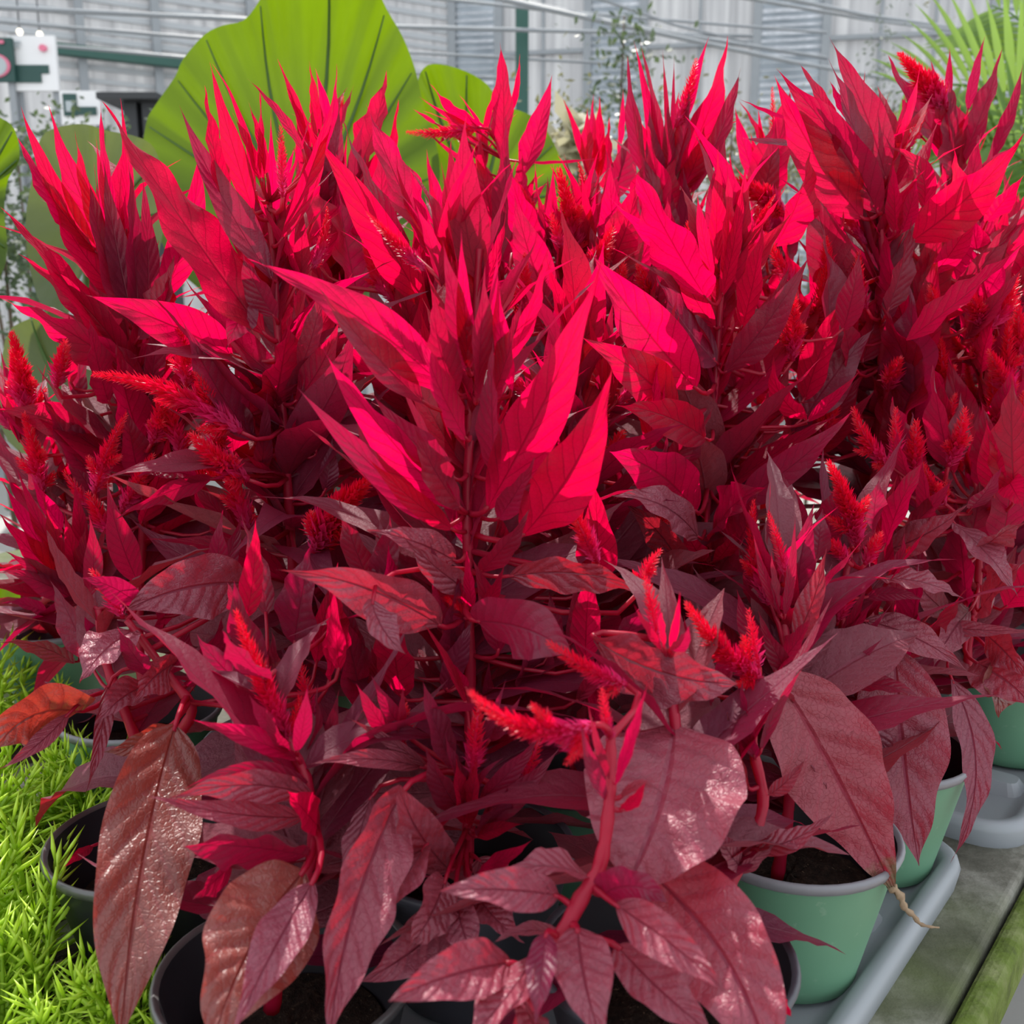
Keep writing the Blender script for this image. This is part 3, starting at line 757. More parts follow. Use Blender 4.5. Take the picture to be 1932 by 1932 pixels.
many('S9', 1.22, 1.19, 'd', [(1796,290,1675,103,42,-10),(1772,180,1755,110,10),(1790,190,1792,88,15),(1826,210,1860,65,20,-4),(1808,318,1891,92,44,6),(1868,305,1930,120,26,8),(1796,335,1790,150,54,4),(1740,260,1700,180,30,-4),(1775,300,1770,160,34,0,O(m='y')),(1840,340,1920,270,30)])
S('S9', 1785,215,1697,102,44,4,1.2,1.18,1.6,2)
many('P5', 1.0, .94, 'y', [(1720,455,1935,248,90,14,O(Y0=.98,Y1=.90,roll=10)),(1710,642,1935,455,48,6,O(Y0=.94,Y1=.88)),(1800,560,1935,380,44,8,O(m='d')),(1820,640,1932,500,34,4,O(m='d')),(1790,420,1900,320,46,8),(1840,470,1932,420,34,4,O(m='d')),(1760,520,1850,380,44,6),(1810,420,1800,280,36),(1860,420,1932,330,36)])
for x, y, X, Y in ((1850,700,1860,580),(1900,760,1905,600),(1930,700,1918,560),(1880,830,1870,690),(1925,860,1932,740),(1790,760,1775,640)): S('S13', x,y,X,Y,36,RND.uniform(-4,4),1.0,.98,1.2,3)
many('S6', .91, .87, 'y', [
 (1312,732,1107,464,116,-8,O(Y0=.84,Y1=.72,roll=4)),(1278,772,1095,635,90,10,O(Y0=.82,Y1=.71,roll=12)),(1332,828,1160,765,82,14,O(Y0=.82,Y1=.71,roll=8)),(1312,966,1150,852,106,20,O(Y0=.80,Y1=.69,roll=5,pr='w')),
 (1318,1015,1150,935,66,26,O(m='o',Y0=.79,Y1=.68)),(1332,562,1193,308,86,-6,O(Y0=.86,Y1=.80)),(1342,522,1147,370,44,-6),(1350,505,1355,275,30,0),(1368,525,1372,298,26,4),(1345,525,1315,360,28,-4),(1366,705,1530,478,66,10,O(m='d',Y1=.86)),(1352,685,1238,518,66,-10,O(m='d')),
 (1462,465,1530,283,60,10,O(Y0=.98,Y1=.94)),(1522,792,1460,672,40,-22),(1522,796,1622,700,24,4),(1388,952,1612,772,66,10,O(m='d',Y0=.86,Y1=.78)),(1590,625,1622,470,50,4,O(m='d')),(1400,620,1440,420,46,4),(1420,640,1490,500,40,6,O(m='d')),
 (1345,1010,1445,920,66,-16,O(m='y',Y0=.84,Y1=.78)),(1350,1080,1430,930,80,12,O(m='d',Y0=.84,Y1=.80)),(1300,1100,1165,940,60,18,O(m='o',Y0=.84,Y1=.76)),(1330,1060,1290,990,40,-4,O(Y0=.83,Y1=.80)),(1350,1060,1390,1000,34,4,O(Y0=.83,Y1=.80)),
 (1350,620,1270,470,40,-8),(1362,560,1405,330,34,4)])
S('S6', 1495,680,1500,560,36,0,.92,.90,1.3,3); S('S6',1410,520,1405,400,34,0,.98,.96,1.2,2); S('S6',1530,620,1560,500,36,4,.98,.96,1.2,3)
S('P4', 1680,880,1610,770,34,-10,.84,.83,1.2,2); S('P4',1690,870,1690,770,28,0,.84,.83); S('P4', 1890,860,1935,775,46,-8,.90,.88,1.3,2)
# the central plant
many('C1', .645, .58, 'y', [
 (918,962,1136,488,104,14,O(m='y',Y1=.56,roll=14)),(985,1012,1155,690,116,26,O(Y0=.63,Y1=.54,roll=8)),(862,962,600,645,74,-12,O(Y1=.56)),(832,992,560,730,58,-8,O(m='d',Y1=.56)),(850,742,465,487,92,24,O(Y1=.60,roll=8)),(802,762,600,540,64,-8,O(m='d',Y1=.6)),
 (862,742,820,545,60,-14,O(m='d')),(882,702,835,455,54,0,O(m='d')),(966,742,940,520,38,-8),(962,682,1036,466,32,6),(935,900,930,640,46,-4,O(m='d')),(860,905,700,740,58,-8,O(m='d')),(880,830,790,620,48,-8),(925,760,985,560,40,6,O(m='d')),(900,760,915,500,40,0,O(m='d')),(905,720,940,470,30,4),(885,700,870,430,34,-2),
 (870,960,780,800,60,-8,O(m='d')),(855,1000,690,860,44,-6),(940,980,1010,860,50,4,O(m='d')),
 (832,1182,520,1075,100,24,O(m='o',Y0=.62,Y1=.52,roll=-20)),(770,1160,690,1090,40,10,O(m='y')),(700,1130,768,1236,60,12,O(m='o',Y0=.55,Y1=.53)),(880,1170,805,1068,24,-3,O(Y1=.62)),(882,1150,840,1052,24,-2,O(Y1=.62)),(905,1160,952,1064,26,4,O(Y1=.62)),(890,1150,880,1030,22,0),
 (900,1172,1080,1238,112,-18,O(m='d',Y0=.6,Y1=.54,pr='w')),(880,1330,790,1165,16,8,O(Y0=.60,Y1=.57)),(882,1300,840,1230,26,-4,O(Y0=.6,Y1=.58)),
 (960,1088,1258,1132,64,-26,O(m='o',Y0=.64,Y1=.6)),(890,1120,760,1010,56,-6,O(m='o',Y0=.64,Y1=.6)),(860,1060,690,1000,60,10,O(m='o',Y0=.64,Y1=.6)),(905,1080,1000,960,44,6,O(m='d',Y0=.64,Y1=.6))])
# low shoot in front of the centre
many('C1', .57, .54, 'd', [(873,1538,802,1405,52,-6),(885,1528,839,1383,32,-3),(904,1512,1028,1374,38,6),(907,1553,1056,1411,48,8),(890,1500,954,1428,14,-10),(858,1452,796,1277,46,-6),(752,1404,671,1288,32,-4),(760,1380,700,1273,32,-3),(752,1410,761,1290,16),
 (848,1642,752,1479,90,-14,O(m='o',Y0=.55,Y1=.49,pr='w',roll=6)),(892,1644,1004,1584,30,8,O(m='y',Y1=.5)),(895,1580,990,1555,30,-6,O(m='y')),(798,1448,578,1443,38,14,O(m='o',Y1=.5)),(808,1448,652,1352,24,4,O(m='o')),(880,1560,900,1430,40,2,O(m='y')),(878,1550,860,1430,36,-2,O(m='y')),
 (850,1725,683,1852,96,-10,O(m='o',Y0=.53,Y1=.47,pr='w',roll=-8)),(760,1490,622,1965,120,26,O(m='o',Y0=.53,Y1=.42,pr='w',roll=-30,fold=.5)),(700,1500,640,1700,50,0,O(m='o',Y0=.55,Y1=.5)),(900,1620,985,1700,60,0,O(m='o')),(820,1540,640,1600,60,8,O(m='o',Y1=.52)),
 (905,1570,960,1480,44,4,O(m='d')),(920,1400,985,1310,26,4),(900,1420,955,1280,22,3)])
S('C1', 890,1462,905,1318,36,0,.55,.54,1.2,1); S('C1', 760,1400,765,1330,30,0,.58,.57); S('C1', 985,1480,1020,1390,30,0,.56,.55,1.0,1)
# nearest plant with arched plume
many('D', .46, .44, 'o', [(1160,1482,1222,1284,24,4,O(m='y')),(1168,1508,1258,1507,18,-28,O(m='o')),(1172,1530,1218,1473,26,6,O(m='y')),(1146,1512,1095,1360,30,-6,O(m='d')),(1150,1470,1110,1330,18,-4,O(m='d')),
 (1053,1690,829,1682,76,8,O(Y0=.44,Y1=.40,roll=10,pr='w')),(1118,1660,938,1655,52,24,O(m='o')),(963,1817,733,1890,100,12,O(Y0=.42,Y1=.37,roll=5,pr='w')),(1060,1765,923,1784,28,18,O()),
 (1161,1707,1380,1882,88,-8,O(Y0=.43,Y1=.375,roll=6)),(1090,1752,1136,1965,108,8,O(Y0=.43,Y1=.38,roll=-6,pr='w')),(1165,1785,1352,1955,92,8,O(Y0=.44,Y1=.39,pr='w')),(1130,1690,1258,1702,76,-24,O(m='d',Y0=.45,Y1=.42,pr='w'))])
S('D', 1122,1368,888,1305,48,-38,.46,.43,1.6,2); S('D', 1182,1292,1035,1212,36,-8,.52,.50,1.3,1); S('D', 1150,1400,1135,1300,24,0,.47,.46)
S('D', 1090,1420,1030,1360,34,0,.47,.46,1.0,1)
# broad leaves of the nearest right pot
many('P1', .53, .46, 'o', [(1272,1372,1188,1662,290,-14,O(Y0=.54,Y1=.46,roll=8,pr='r',fold=.12)),(1217,1638,1448,1990,192,-34,O(Y0=.50,Y1=.40,roll=10,pr='r',fold=.15)),(1420,1602,1575,1530,44,16,O(Y0=.55,Y1=.55)),(1120,1205,1392,1290,112,22,O(m='o',Y0=.57,Y1=.54,pr='w')),
 (1265,1225,1283,1115,16,2,O(m='y')),(1255,1225,1240,1130,14,-1,O(m='y')),(1250,1225,1195,1138,16,-4,O(m='y')),(1270,1230,1300,1180,30,4,O(m='d')),(1435,1420,1526,1247,20,-12,O(m='d',Y0=.57,Y1=.55)),(1425,1432,1400,1275,30,-3,O(m='d',Y0=.57,Y1=.56)),(1412,1490,1372,1340,30,-6,O(m='o',Y0=.57,Y1=.56)),(1450,1500,1520,1430,30,6,O(Y0=.57,Y1=.56)),
 (1400,1640,1350,1560,40,-4,O(Y0=.55,Y1=.53)),(1390,1650,1470,1590,24,-4,O(Y0=.55,Y1=.54)),(1330,1300,1290,1160,40,-4,O(m='d',Y0=.6,Y1=.58)),(1330,1330,1420,1190,40,6,O(m='d',Y0=.6,Y1=.58)),(1470,1880,1495,1920,26,0,O(m='y',Y0=.47,Y1=.45))])
S('P1', 1242,1215,1214,1080,28,3,.55,.54,1.2); S('P1', 1436,1282,1297,1140,46,-12,.58,.56,1.7,4); S('P1', 1432,1260,1412,1150,26,0,.58,.57)
# green pot plant: withered-tip leaf
L('P2', 1463,1268,1690,1690,185,-8,.66,.63,'x','w',roll=-14,fold=.25)
mb = MB(); root = PL['P2']['root']
for i in range(1):
    pts = [(1680,1672),(1698,1690),(1706,1712),(1722,1726),(1735,1742),(1752,1748),(1772,1750)]
    W3 = [PY(x, y, .632+.002*math.sin(k*2)) for k, (x, y) in enumerate(pts)]
    mb.tube([p-root.location for p in catmull(W3, 4)], [.0030*(1-k/26)*(1+.35*math.sin(k*1.9))+.0003 for k in range(25)], 5)
M['dry'] = simple('dry_leaf', (.20,.13,.08), (.36,.27,.18), 90, .8, .2, .5)
mb.build('withered_tip', M['dry'], root)
many('P2', .67, .64, 'd', [(1475,1165,1420,1000,18,-6),(1480,1165,1500,972,20,4),(1470,1160,1455,1040,16,-2),(1460,1260,1530,1160,36,8),(1500,1290,1430,1150,40,-6),(1500,1210,1560,1030,50,8,O(m='o')),(1440,1240,1390,1110,40,-6),(1480,1330,1400,1260,50,6,O(m='o')),(1520,1370,1560,1490,60,0,O(m='o'))])
S('P2', 1484,1090,1450,968,22,2,.67,.66,1.1)
many('P3', .77, .74, 'd', [(1688,1225,1734,1634,158,6,O(m='o',Y0=.76,Y1=.71,pr='w',roll=-10)),(1575,1296,1740,1316,40,-14,O(m='d',Y0=.73,Y1=.70)),(1552,1290,1669,1200,26,6,O(Y0=.72,Y1=.70)),(1545,1262,1660,1118,24,4),(1550,1258,1682,1140,24,10),(1545,1265,1548,1144,24,-2),(1560,1240,1530,1140,30,-4),(1555,1270,1510,1180,44,-6),(1570,1250,1640,1090,26,4),
 (1630,1170,1832,1272,64,-14,O(m='o')),(1632,1128,1752,1136,28,-12),(1662,1092,1820,1130,44,-12,O(m='o')),(1600,1330,1690,1450,60,-8,O(m='o',Y0=.74,Y1=.73)),(1640,1330,1700,1400,60,0,O(m='o')),(1640,1500,1630,1330,50,-4,O(m='d'))])
S('P3', 1618,1030,1563,872,42,8,.76,.74,1.8,4); S('P3', 1580,1172,1624,1084,34,-4,.75,.74,1.4,2); S('P3', 1600,1060,1560,1015,30,0,.75,.74,1.1,1); S('P3', 1632,1065,1662,1005,30,0,.75,.74,1.1,1)
many('P4', .86, .80, 'o', [(1676,1038,1828,950,58,10),(1797,985,1922,1128,48,-10,O(Y1=.78)),(1795,1282,1792,1630,60,-48,O(m='o',Y0=.82,Y1=.76,roll=-30)),(1752,1180,1965,1190,30,4),(1858,1195,1935,1282,62,-6),(1840,1250,1945,1330,95,-8,O(pr='w')),(1880,1260,1884,1355,50,0,O(m='b')),(1700,1010,1800,900,34,6,O(m='d')),(1840,1050,1935,985,46,-8),(1830,960,1890,880,30,4,O(m='d')),(1850,1150,1935,1060,60,-6),(1790,1160,1700,1060,50,-6),(1720,920,1690,800,26,-4,O(m='d')),(1760,1000,1740,850,30,-4,O(m='d')),(1900,900,1932,960,50,0,O(m='y')),(1830,1150,1760,1260,60,6)])
# left side, lower
many('LL', .93, .87, 'y', [(188,832,-10,772,74,12,O(m='y',Y0=.94,Y1=.9)),(130,1100,0,900,40,-6),(135,1110,-5,965,48,-6),(128,1090,30,880,30,-4),(140,1100,80,930,34,-3),(150,1105,120,960,30,0),(155,1110,160,990,36,3),(150,1120,200,990,34,4),(135,1125,10,1040,40,6,O(m='d')),(150,1140,0,1075,50,10,O(m='d')),(92,1160,2,1138,26,8,O(m='d')),(140,1252,-4,1212,34,14,O(m='o')),(170,1100,260,990,40,6,O(m='d')),(120,1000,60,900,30,-4),(160,1060,140,900,30)])
S('LL', 50,790,22,628,44,4,.92,.90,1.6,4); S('LL', 80,930,45,780,36,3,.92,.9,1.3,3); S('LL', 210,1010,165,930,36,0,.88,.87,1.2,2); S('LL', 170,960,120,890,24,0,.9,.89)
many('A', .68, .62, 'o', [(462,1100,238,1152,118,16,O(m='o',Y0=.72,Y1=.66,pr='w',roll=-10)),(150,1342,-6,1412,100,30,O(m='b',Y0=.66,Y1=.6,pr='w')),(205,1288,160,1502,32,-6,O(m='o',Y0=.66,Y1=.62)),(250,1190,150,1290,80,10,O(m='o')),(330,1370,228,1965,182,16,O(m='b',Y0=.60,Y1=.46,pr='w',roll=-12,fold=.2)),
 (175,1595,118,1638,20,0,O(m='y')),(320,1370,190,1420,50,-10,O(m='b',Y0=.62,Y1=.6)),(130,1345,-8,1455,34,-10,O(m='o',Y0=.64,Y1=.6)),(485,1314,370,1195,78,-8,O(m='d',Y0=.60,Y1=.58)),(470,1300,355,1272,28,8,O(m='o')),(300,1290,220,1180,40,-6,O(m='d')),(330,1250,250,1330,60,8),(280,1290,180,1370,60,10),(260,1140,150,1090,50,10,O(m='d'))])
S('A', 232,1165,172,1075,32,3,.68,.67,1.2)
many('B', .54, .49, 'o', [(565,1434,363,1358,44,6,O(m='y',Y1=.5)),(588,1484,346,1490,38,34,O(m='d',Y1=.49)),(590,1502,308,1511,62,26,O(m='o',Y1=.48,roll=-25)),(580,1542,264,1496,54,-14,O(m='o',Y1=.47)),(578,1615,346,1598,68,10,O(m='d',Y1=.47,pr='w')),(440,1630,363,1698,44,0,O(m='d')),(572,1645,395,1985,200,20,O(m='b',Y0=.50,Y1=.40,pr='w',roll=-10)),(592,1662,432,1965,92,6,O(m='o',Y0=.48,Y1=.39,roll=12)),
 (545,1420,500,1330,24,-4,O(m='d')),(600,1500,640,1300,50,0,O(m='d',Y0=.58,Y1=.58)),(590,1540,600,1290,44,0,O(m='d',Y0=.57,Y1=.57)),(520,1380,470,1310,30,-4,O(m='d')),(560,1420,580,1290,34,4,O(m='d')),(600,1560,540,1490,60,0,O(m='y')),(500,1280,420,1190,50,-4,O(m='d'))])
S('B', 548,1408,446,1154,44,-4,.55,.54,1.7,1); S('B', 590,1360,560,1230,30,0,.6,.6)

# crowded middle: small upright leaves between the large ones
scatter('S8', 1500,560,1760,900, 20, .97, 1.06, 105, 246, 1620, 900, 'yyd', .30)
scatter('P5', 1720,520,1930,940, 20, .98, 1.08, 105, 232, 1830, 1000, 'yyd', .30)
scatter('S6', 1380,520,1560,900, 13, .95, 1.03, 105, 217, 1400, 900, 'yyd', .30)
scatter('G4', 1010,470,1260,760, 18, .96, 1.06, 105, 217, 1100, 900, 'yyd', .30)
scatter('G1', 1010,700,1280,1010, 16, .80, .88, 90, 203, 1130, 1100, 'yd', .30)
scatter('L2', 400,760,620,1050, 16, .82, .88, 90, 203, 530, 1100, 'yd', .30)
scatter('L1', 120,700,400,1020, 17, .90, .97, 90, 203, 260, 1050, 'yyd', .30)
scatter('G3', 600,420,860,760, 18, .95, 1.03, 105, 217, 760, 850, 'yyd', .30)
scatter('S7', 1120,360,1440,560, 14, 1.12, 1.2, 105, 217, 1270, 700, 'yyd', .30)
scatter('S9', 1640,420,1900,600, 11, 1.12, 1.2, 105, 217, 1790, 760, 'yyd', .30)
scatter('P4', 1700,880,1930,1150, 13, .84, .92, 90, 217, 1830, 1200, 'dy', .30)
scatter('P3', 1500,960,1720,1250, 12, .78, .84, 90, 203, 1600, 1350, 'dy', .30)
scatter('P2', 1380,1020,1540,1330, 10, .72, .78, 90, 188, 1470, 1400, 'd', .30)
scatter('C1', 640,1060,860,1420, 14, .64, .70, 90, 188, 800, 1500, 'dy', .30)
scatter('C1', 920,1100,1180,1420, 13, .64, .70, 90, 188, 950, 1500, 'dy', .30)
scatter('B', 440,1150,640,1420, 12, .60, .66, 90, 188, 560, 1500, 'dy', .30)
scatter('A', 150,1080,420,1300, 10, .72, .78, 90, 188, 260, 1400, 'd', .30)
for key, x0, y0, x1, y1, n, Y in (('P5',1760,560,1930,900,8,.98),('S8',1540,420,1720,850,4,.98),('G4',960,420,1250,640,4,.98),('G1',1020,740,1240,1040,4,.82),('L2',340,700,640,1020,3,.80),('S6',1380,440,1560,700,3,.96),('L1',100,680,330,1000,3,.88),('C1',940,1040,1220,1400,3,.63),('P4',1680,800,1930,1000,3,.86)):
    rr = random.Random(n*31+x0)
    for i in range(n):
        x = rr.uniform(x0, x1); y = rr.uniform(y0, y1); l = rr.uniform(60, 120); dx = rr.uniform(-.6,.6)*l
        S(key, x, y, x+dx, y-l, rr.uniform(26, 40), rr.uniform(-8,8), Y, Y-.02, 1.2, rr.choice((0,2,3)))
# old leaves hanging low in front
many('D', .42, .38, 'o', [(1010,1800,880,1960,70,-10,O(pr='w')),(1030,1760,1010,1940,60,0,O(m='d')),(985,1880,1040,1990,60,6)])
many('C1', .52, .48, 'o', [(840,1660,770,1790,80,-8,O(pr='w')),(860,1690,900,1820,70,6,O(pr='w')),(800,1600,700,1720,70,-8,O(pr='w')),(900,1690,990,1780,60,6)])
many('L2', .78, .72, 'd', [(402,902,214,983,38,10),(372,900,256,900,44,10)])
# ================================================================== elephant ears, palm, sedum, shrubs, signs
def green_leaf(name, r1, t1, fac=.6, rough=.4):
    t = NT(name); b = t.noise(6, t.obj(), 3); f = t.noise(60, t.obj(), 3)
    c = t.mix(b, r1, tuple(q*.7 for q in r1)); ct = t.mix(t.math('MULTIPLY', b, .8), t1, tuple(q*.55 for q in t1))
    cv = t.n('ShaderNodeCombineXYZ'); uu, vv = t.uv(); t.l(t.math('MULTIPLY', uu, 70.0), cv.inputs[0]); t.l(t.math('MULTIPLY', vv, 2.5), cv.inputs[1])
    st = t.noise(1.0, cv.outputs[0], 3, .6); ct = t.mix(t.math('MULTIPLY', st, .75), ct, tuple(q*.5 for q in t1)); ct = t.mix(t.math('MULTIPLY', f, .3), ct, tuple(q*.6 for q in t1))
    return t.done(t.mixs(fac, t.princ(c, rough, .45, t.bump(f, .2, .004)), t.transl(ct)))
M['ear'] = green_leaf('elephant_ear_blade', (.04,.09,.012), (.205,.335,.003), .62)
M['ear2'] = green_leaf('shade_toned_ear_blade', (.10,.14,.07), (.22,.27,.05), .45)  # duller greyer copy of the blade, its shade put into the colour
M['vein'] = simple('elephant_ear_vein', (.035,.085,.012), (.05,.11,.016), 20, .5, .4, .1)
M['petiole'] = simple('green_petiole', (.10,.18,.05), (.16,.25,.08), 20, .5, .4, .1)
def inter(P, n):
    P = [Vector((x, y, 0)) for x, y in P]; k = len(P); out = []
    for i in range(k):
        p0, p1, p2, p3 = P[i-1], P[i], P[(i+1) % k], P[(i+2) % k]
        for j in range(n):
            t = j/n; q = .5*((2*p1)+(p2-p0)*t+(2*p0-5*p1+4*p2-p3)*t*t+(3*p1-p0-3*p2+p3)*t**3); out.append((q.x, q.y))
    return out
def big_leaf(root, att, outline, Y0, ky, mat, veins, foot, rr=9):
    """a broad arrow-shaped blade around its stalk joint; ky tilts the top away"""
    o2 = inter(outline, 3); n = len(o2); V = []; F = []; UV = []
    def pos(x, y, r, k):
        Yv = Y0 + ky*(att[1]-y)/1000 - .20*Y0/2*((y-att[1]+180)/400)**2 + .06*(abs(x-att[0])/400)**2*Y0/2 + .005*Y0*r*r*math.sin(k*1.3)
        return PY(x, y, Yv) - root.location
    for i in range(rr+1):
        r = i/rr
        for k, (x, y) in enumerate(o2):
            V.append(pos(att[0]+(x-att[0])*r, att[1]+(y-att[1])*r, r, k)); UV.append((k/n, r))
    for i in range(rr):
        for k in range(n): F.append((i*n+k, i*n+(k+1)%n, (i+1)*n+(k+1)%n, (i+1)*n+k))
    m = MB(); m.add(V, F, UV); lf = m.build('leaf', mat, root)
    sc = Y0/2.0
    for k in veins:
        x, y = outline[k]; kk = k*3; m = MB()
        pts = []
        for q in range(9):
            r = q/8*.97; bow = math.sin(q/8*3.14)*.06
            px = att[0]+(x-att[0])*r - (y-att[1])*bow*(.6 if x > att[0] else -.6); py = att[1]+(y-att[1])*r
            pts.append(pos(px, py, r, kk) + Vector((0, -.004, 0)))
        m.tube(pts, [.0055*sc*(1-.75*q/8) for q in range(9)], 5); m.build('vein', M['vein'], lf)
    m = MB(); a = PY(att[0], att[1], Y0) - root.location
    m.tube([bez(a, Vector((a.x*.4, -.05, a.z*.8)), Vector(foot), t/8) for t in range(9)], [.009*sc+.004*sc*t/8 for t in range(9)], 7); m.build('petiole', M['petiole'], root)
def ear_plant(loc, label):
    r = empty('elephant_ear_plant', loc, label, 'plant', 'elephant ear plants'); return r
def tub(loc, label, r=.17, h=.3):
    make_pot(r, r*.75, h, M['blackpot'], M['blackrim'], 'nursery_tub', loc, label, 'black tubs on the floor', .03)
e1 = ear_plant((-.45, 2.05, BENCH+.22), 'huge bright green elephant ear leaf lit from behind, top left centre')
big_leaf(e1, (575,420), [(275,235),(292,200),(330,145),(345,112),(385,66),(420,48),(460,38),(490,0),(515,-50),(560,-100),(620,-140),(665,-100),(702,-40),(730,18),(760,70),(783,130),(800,200),(820,260),(830,330),(810,420),(760,500),(690,545),(640,520),(585,445),(540,520),(470,560),(400,560),(330,500),(290,420),(268,330)],
         2.05, .12, M['ear'], [0,2,4,7,10,13,15,18,20,26,28], (0,0,0))
big_leaf(e1, (905,390), [(785,300),(786,170),(800,128),(830,121),(880,135),(920,160),(946,196),(990,212),(1020,232),(1046,272),(1066,320),(1095,360),(1060,430),(985,480),(905,410),(840,470)],
         2.25, -.2, M['ear'], [2,4,6,9,11,13], (0,0,0))
e2 = ear_plant((-.75, 1.85, BENCH+.22), 'shaded grey-green elephant ear leaf at upper left behind the dark brush')
big_leaf(e2, (170,430), [(48,430),(62,330),(76,262),(110,240),(160,234),(200,246),(270,262),(300,300),(312,400),(285,520),(215,600),(165,500),(120,610),(70,560)], 1.80, -.1, M['ear2'], [1,3,5,7,8], (0,0,0))
big_leaf(e2, (110,720), [(10,640),(60,600),(120,585),(170,640),(200,740),(190,830),(130,800),(60,860),(0,800)], 1.62, -.3, M['ear2'], [1,3,5], (0,0,0), 6)
e3 = ear_plant((-1.05, 1.62, BENCH+.22), 'green elephant ear leaf cut off by the left edge')
big_leaf(e3, (-70,390), [(-180,210),(-60,200),(0,222),(28,245),(37,300),(15,340),(8,400),(14,470),(0,520),(-60,580),(-90,470),(-140,560),(-220,420)], 1.62, -.1, M['ear'], [1,3,4,7,8], (0,0,0))
big_leaf(e3, (-20,1180), [(-150,1110),(-60,1095),(0,1105),(60,1128),(106,1180),(64,1226),(0,1258),(-80,1262),(-60,1200),(-150,1230)], 1.35, -.3, M['ear'], [2,3,4,5,6], (0,0,0), 6)
for x, y, lab in ((-.45,2.05,'black tub of the huge green elephant ear'),(-.75,1.85,'black tub of the shaded grey-green elephant ear'),(-1.05,1.62,'black tub of the elephant ear at the left edge')):
    make_pot(.13, .10, .24, M['blackpot'], M['blackrim'], 'nursery_tub', (x, y, BENCH), lab, 'black tubs behind the celosia', .03)

# palm at the right edge
M['palm'] = green_leaf('palm_leaflet', (.10,.20,.05), (.40,.62,.10), .5)
pr = empty('palm_tree', (1.75, 3.2, 0), 'green palm frond at the upper right edge behind the celosia', 'palm')
m = MB(); m.tube([Vector((0,0,0)), Vector((.02,.0,.6)), Vector((0,0,1.05))], [.06,.05,.04], 8); m.build('trunk', simple('palm_trunk', (.14,.10,.06), (.22,.17,.10), 30, .9, .2, .6), pr)
def frond(a, c, b, n, l0, spread, Yt):
    m = MB(); pts = [bez(a, c, b, t/10) for t in range(11)]; m.tube([p-pr.location for p in pts], [.010-.0008*t for t in range(11)], 6); rach = m.build('frond_stalk', M['palm'], pr)
    for i in range(n):
        t = .16+.84*i/n; p = bez(a, c, b, t); T = dbez(a, c, b, t).normalized(); sd = T.cross(Vector((0,-1,.2))).normalized()
        for sg in (-1, 1):
            ln = l0*(math.sin(math.pi*(t*.8+.12)))*RND.uniform(.9,1.1); e = p + (T*.75+sd*sg*.8+Vector((0,-.1,0))).normalized()*ln - Vector((0,0,ln*.18))
            lm = leaf_mesh(p-pr.location, (p.lerp(e,.5)+Vector((0,0,ln*.08)))-pr.location, e-pr.location, ln*.07+.006, lambda q: Vector((0,-.8,.6)), RND, 6, 1, .3, .0, 's')
            lm.build('leaflet', M['palm'], pr)
b0 = Vector((1.75, 3.2, 1.05))
frond(b0, PY(2030, 60, 3.1), PY(1690, 175, 2.9), 26, .42, 1, 3)
frond(b0, PY(2010, 160, 3.1), PY(1760, 300, 2.85), 22, .36, 1, 3)
frond(b0, PY(2080, 60, 3.1), PY(1870, 10, 3.2), 20, .42, 1, 3)
frond(b0, PY(2140, 60, 3.1), PY(2240, 40, 3.2), 16, .40, 1, 3)

# shrubs and seedlings in the far beds
def leaf_cloud(name, loc, label, cat, pts, n, size, mat, spread, group, stem=None):
    r = empty(name, loc, label, cat, group); V = MB(); rr = random.Random(hash_(label))
    for i in range(n):
        a = rr.choice(pts); p = Vector(a[0]) + Vector((rr.gauss(0, a[1]), rr.gauss(0, a[1]*.6), rr.gauss(0, a[2])))
        d = Vector((rr.uniform(-1,1), rr.uniform(-1,.4), rr.uniform(-.6,1))).normalized(); s = size*rr.uniform(.5,1.3); sd = d.orthogonal().normalized()*s*.28
        V.add([p, p+d*s*.5+sd, p+d*s, p+d*s*.5-sd], [(0,1,2,3)])
    V.v = [tuple(Vector(q)-Vector(loc)) for q in V.v]
    o = V.build('foliage', mat, r, False); o['kind'] = 'stuff'
    if stem:
        for st in stem:
            m = MB(); m.tube([Vector(q)-Vector(loc) for q in st], [.012-.008*k/(len(st)-1) for k in range(len(st))], 5); m.build('stem', M['twig'], r)
    return r
M['twig'] = simple('brown_twig', (.07,.05,.035), (.12,.09,.06), 20, .8, .2, .3)
M['shrub'] = green_leaf('dark_shrub_leaf', (.05,.085,.045), (.14,.20,.08), .4)
M['shrub2'] = green_leaf('olive_shrub_leaf', (.11,.11,.05), (.30,.30,.10), .4)
M['straw'] = green_leaf('straw_leaf', (.50,.46,.32), (.62,.58,.36), .4)
def P_(x, y, Y): return tuple(PY(x, y, Y))
b = PY(1170, 330, 5.2)
leaf_cloud('feathery_shrub', (b.x, 5.2, 0), 'dark feathery tree standing in front of the louvred window strip', 'tree',
  [(P_(1175,40+i*32,5.2), .09+.02*(i % 3), .05) for i in range(10)] + [(P_(1225,120,5.2),.08,.04),(P_(1130,200,5.2),.08,.04),(P_(1220,220,5.2),.09,.04)], 420, .045, M['shrub'], 1, 'far plants',
  [[(b.x,5.2,0),(b.x,5.2,1.2),P_(1165,330,5.2),P_(1172,180,5.2),P_(1178,30,5.2)]])
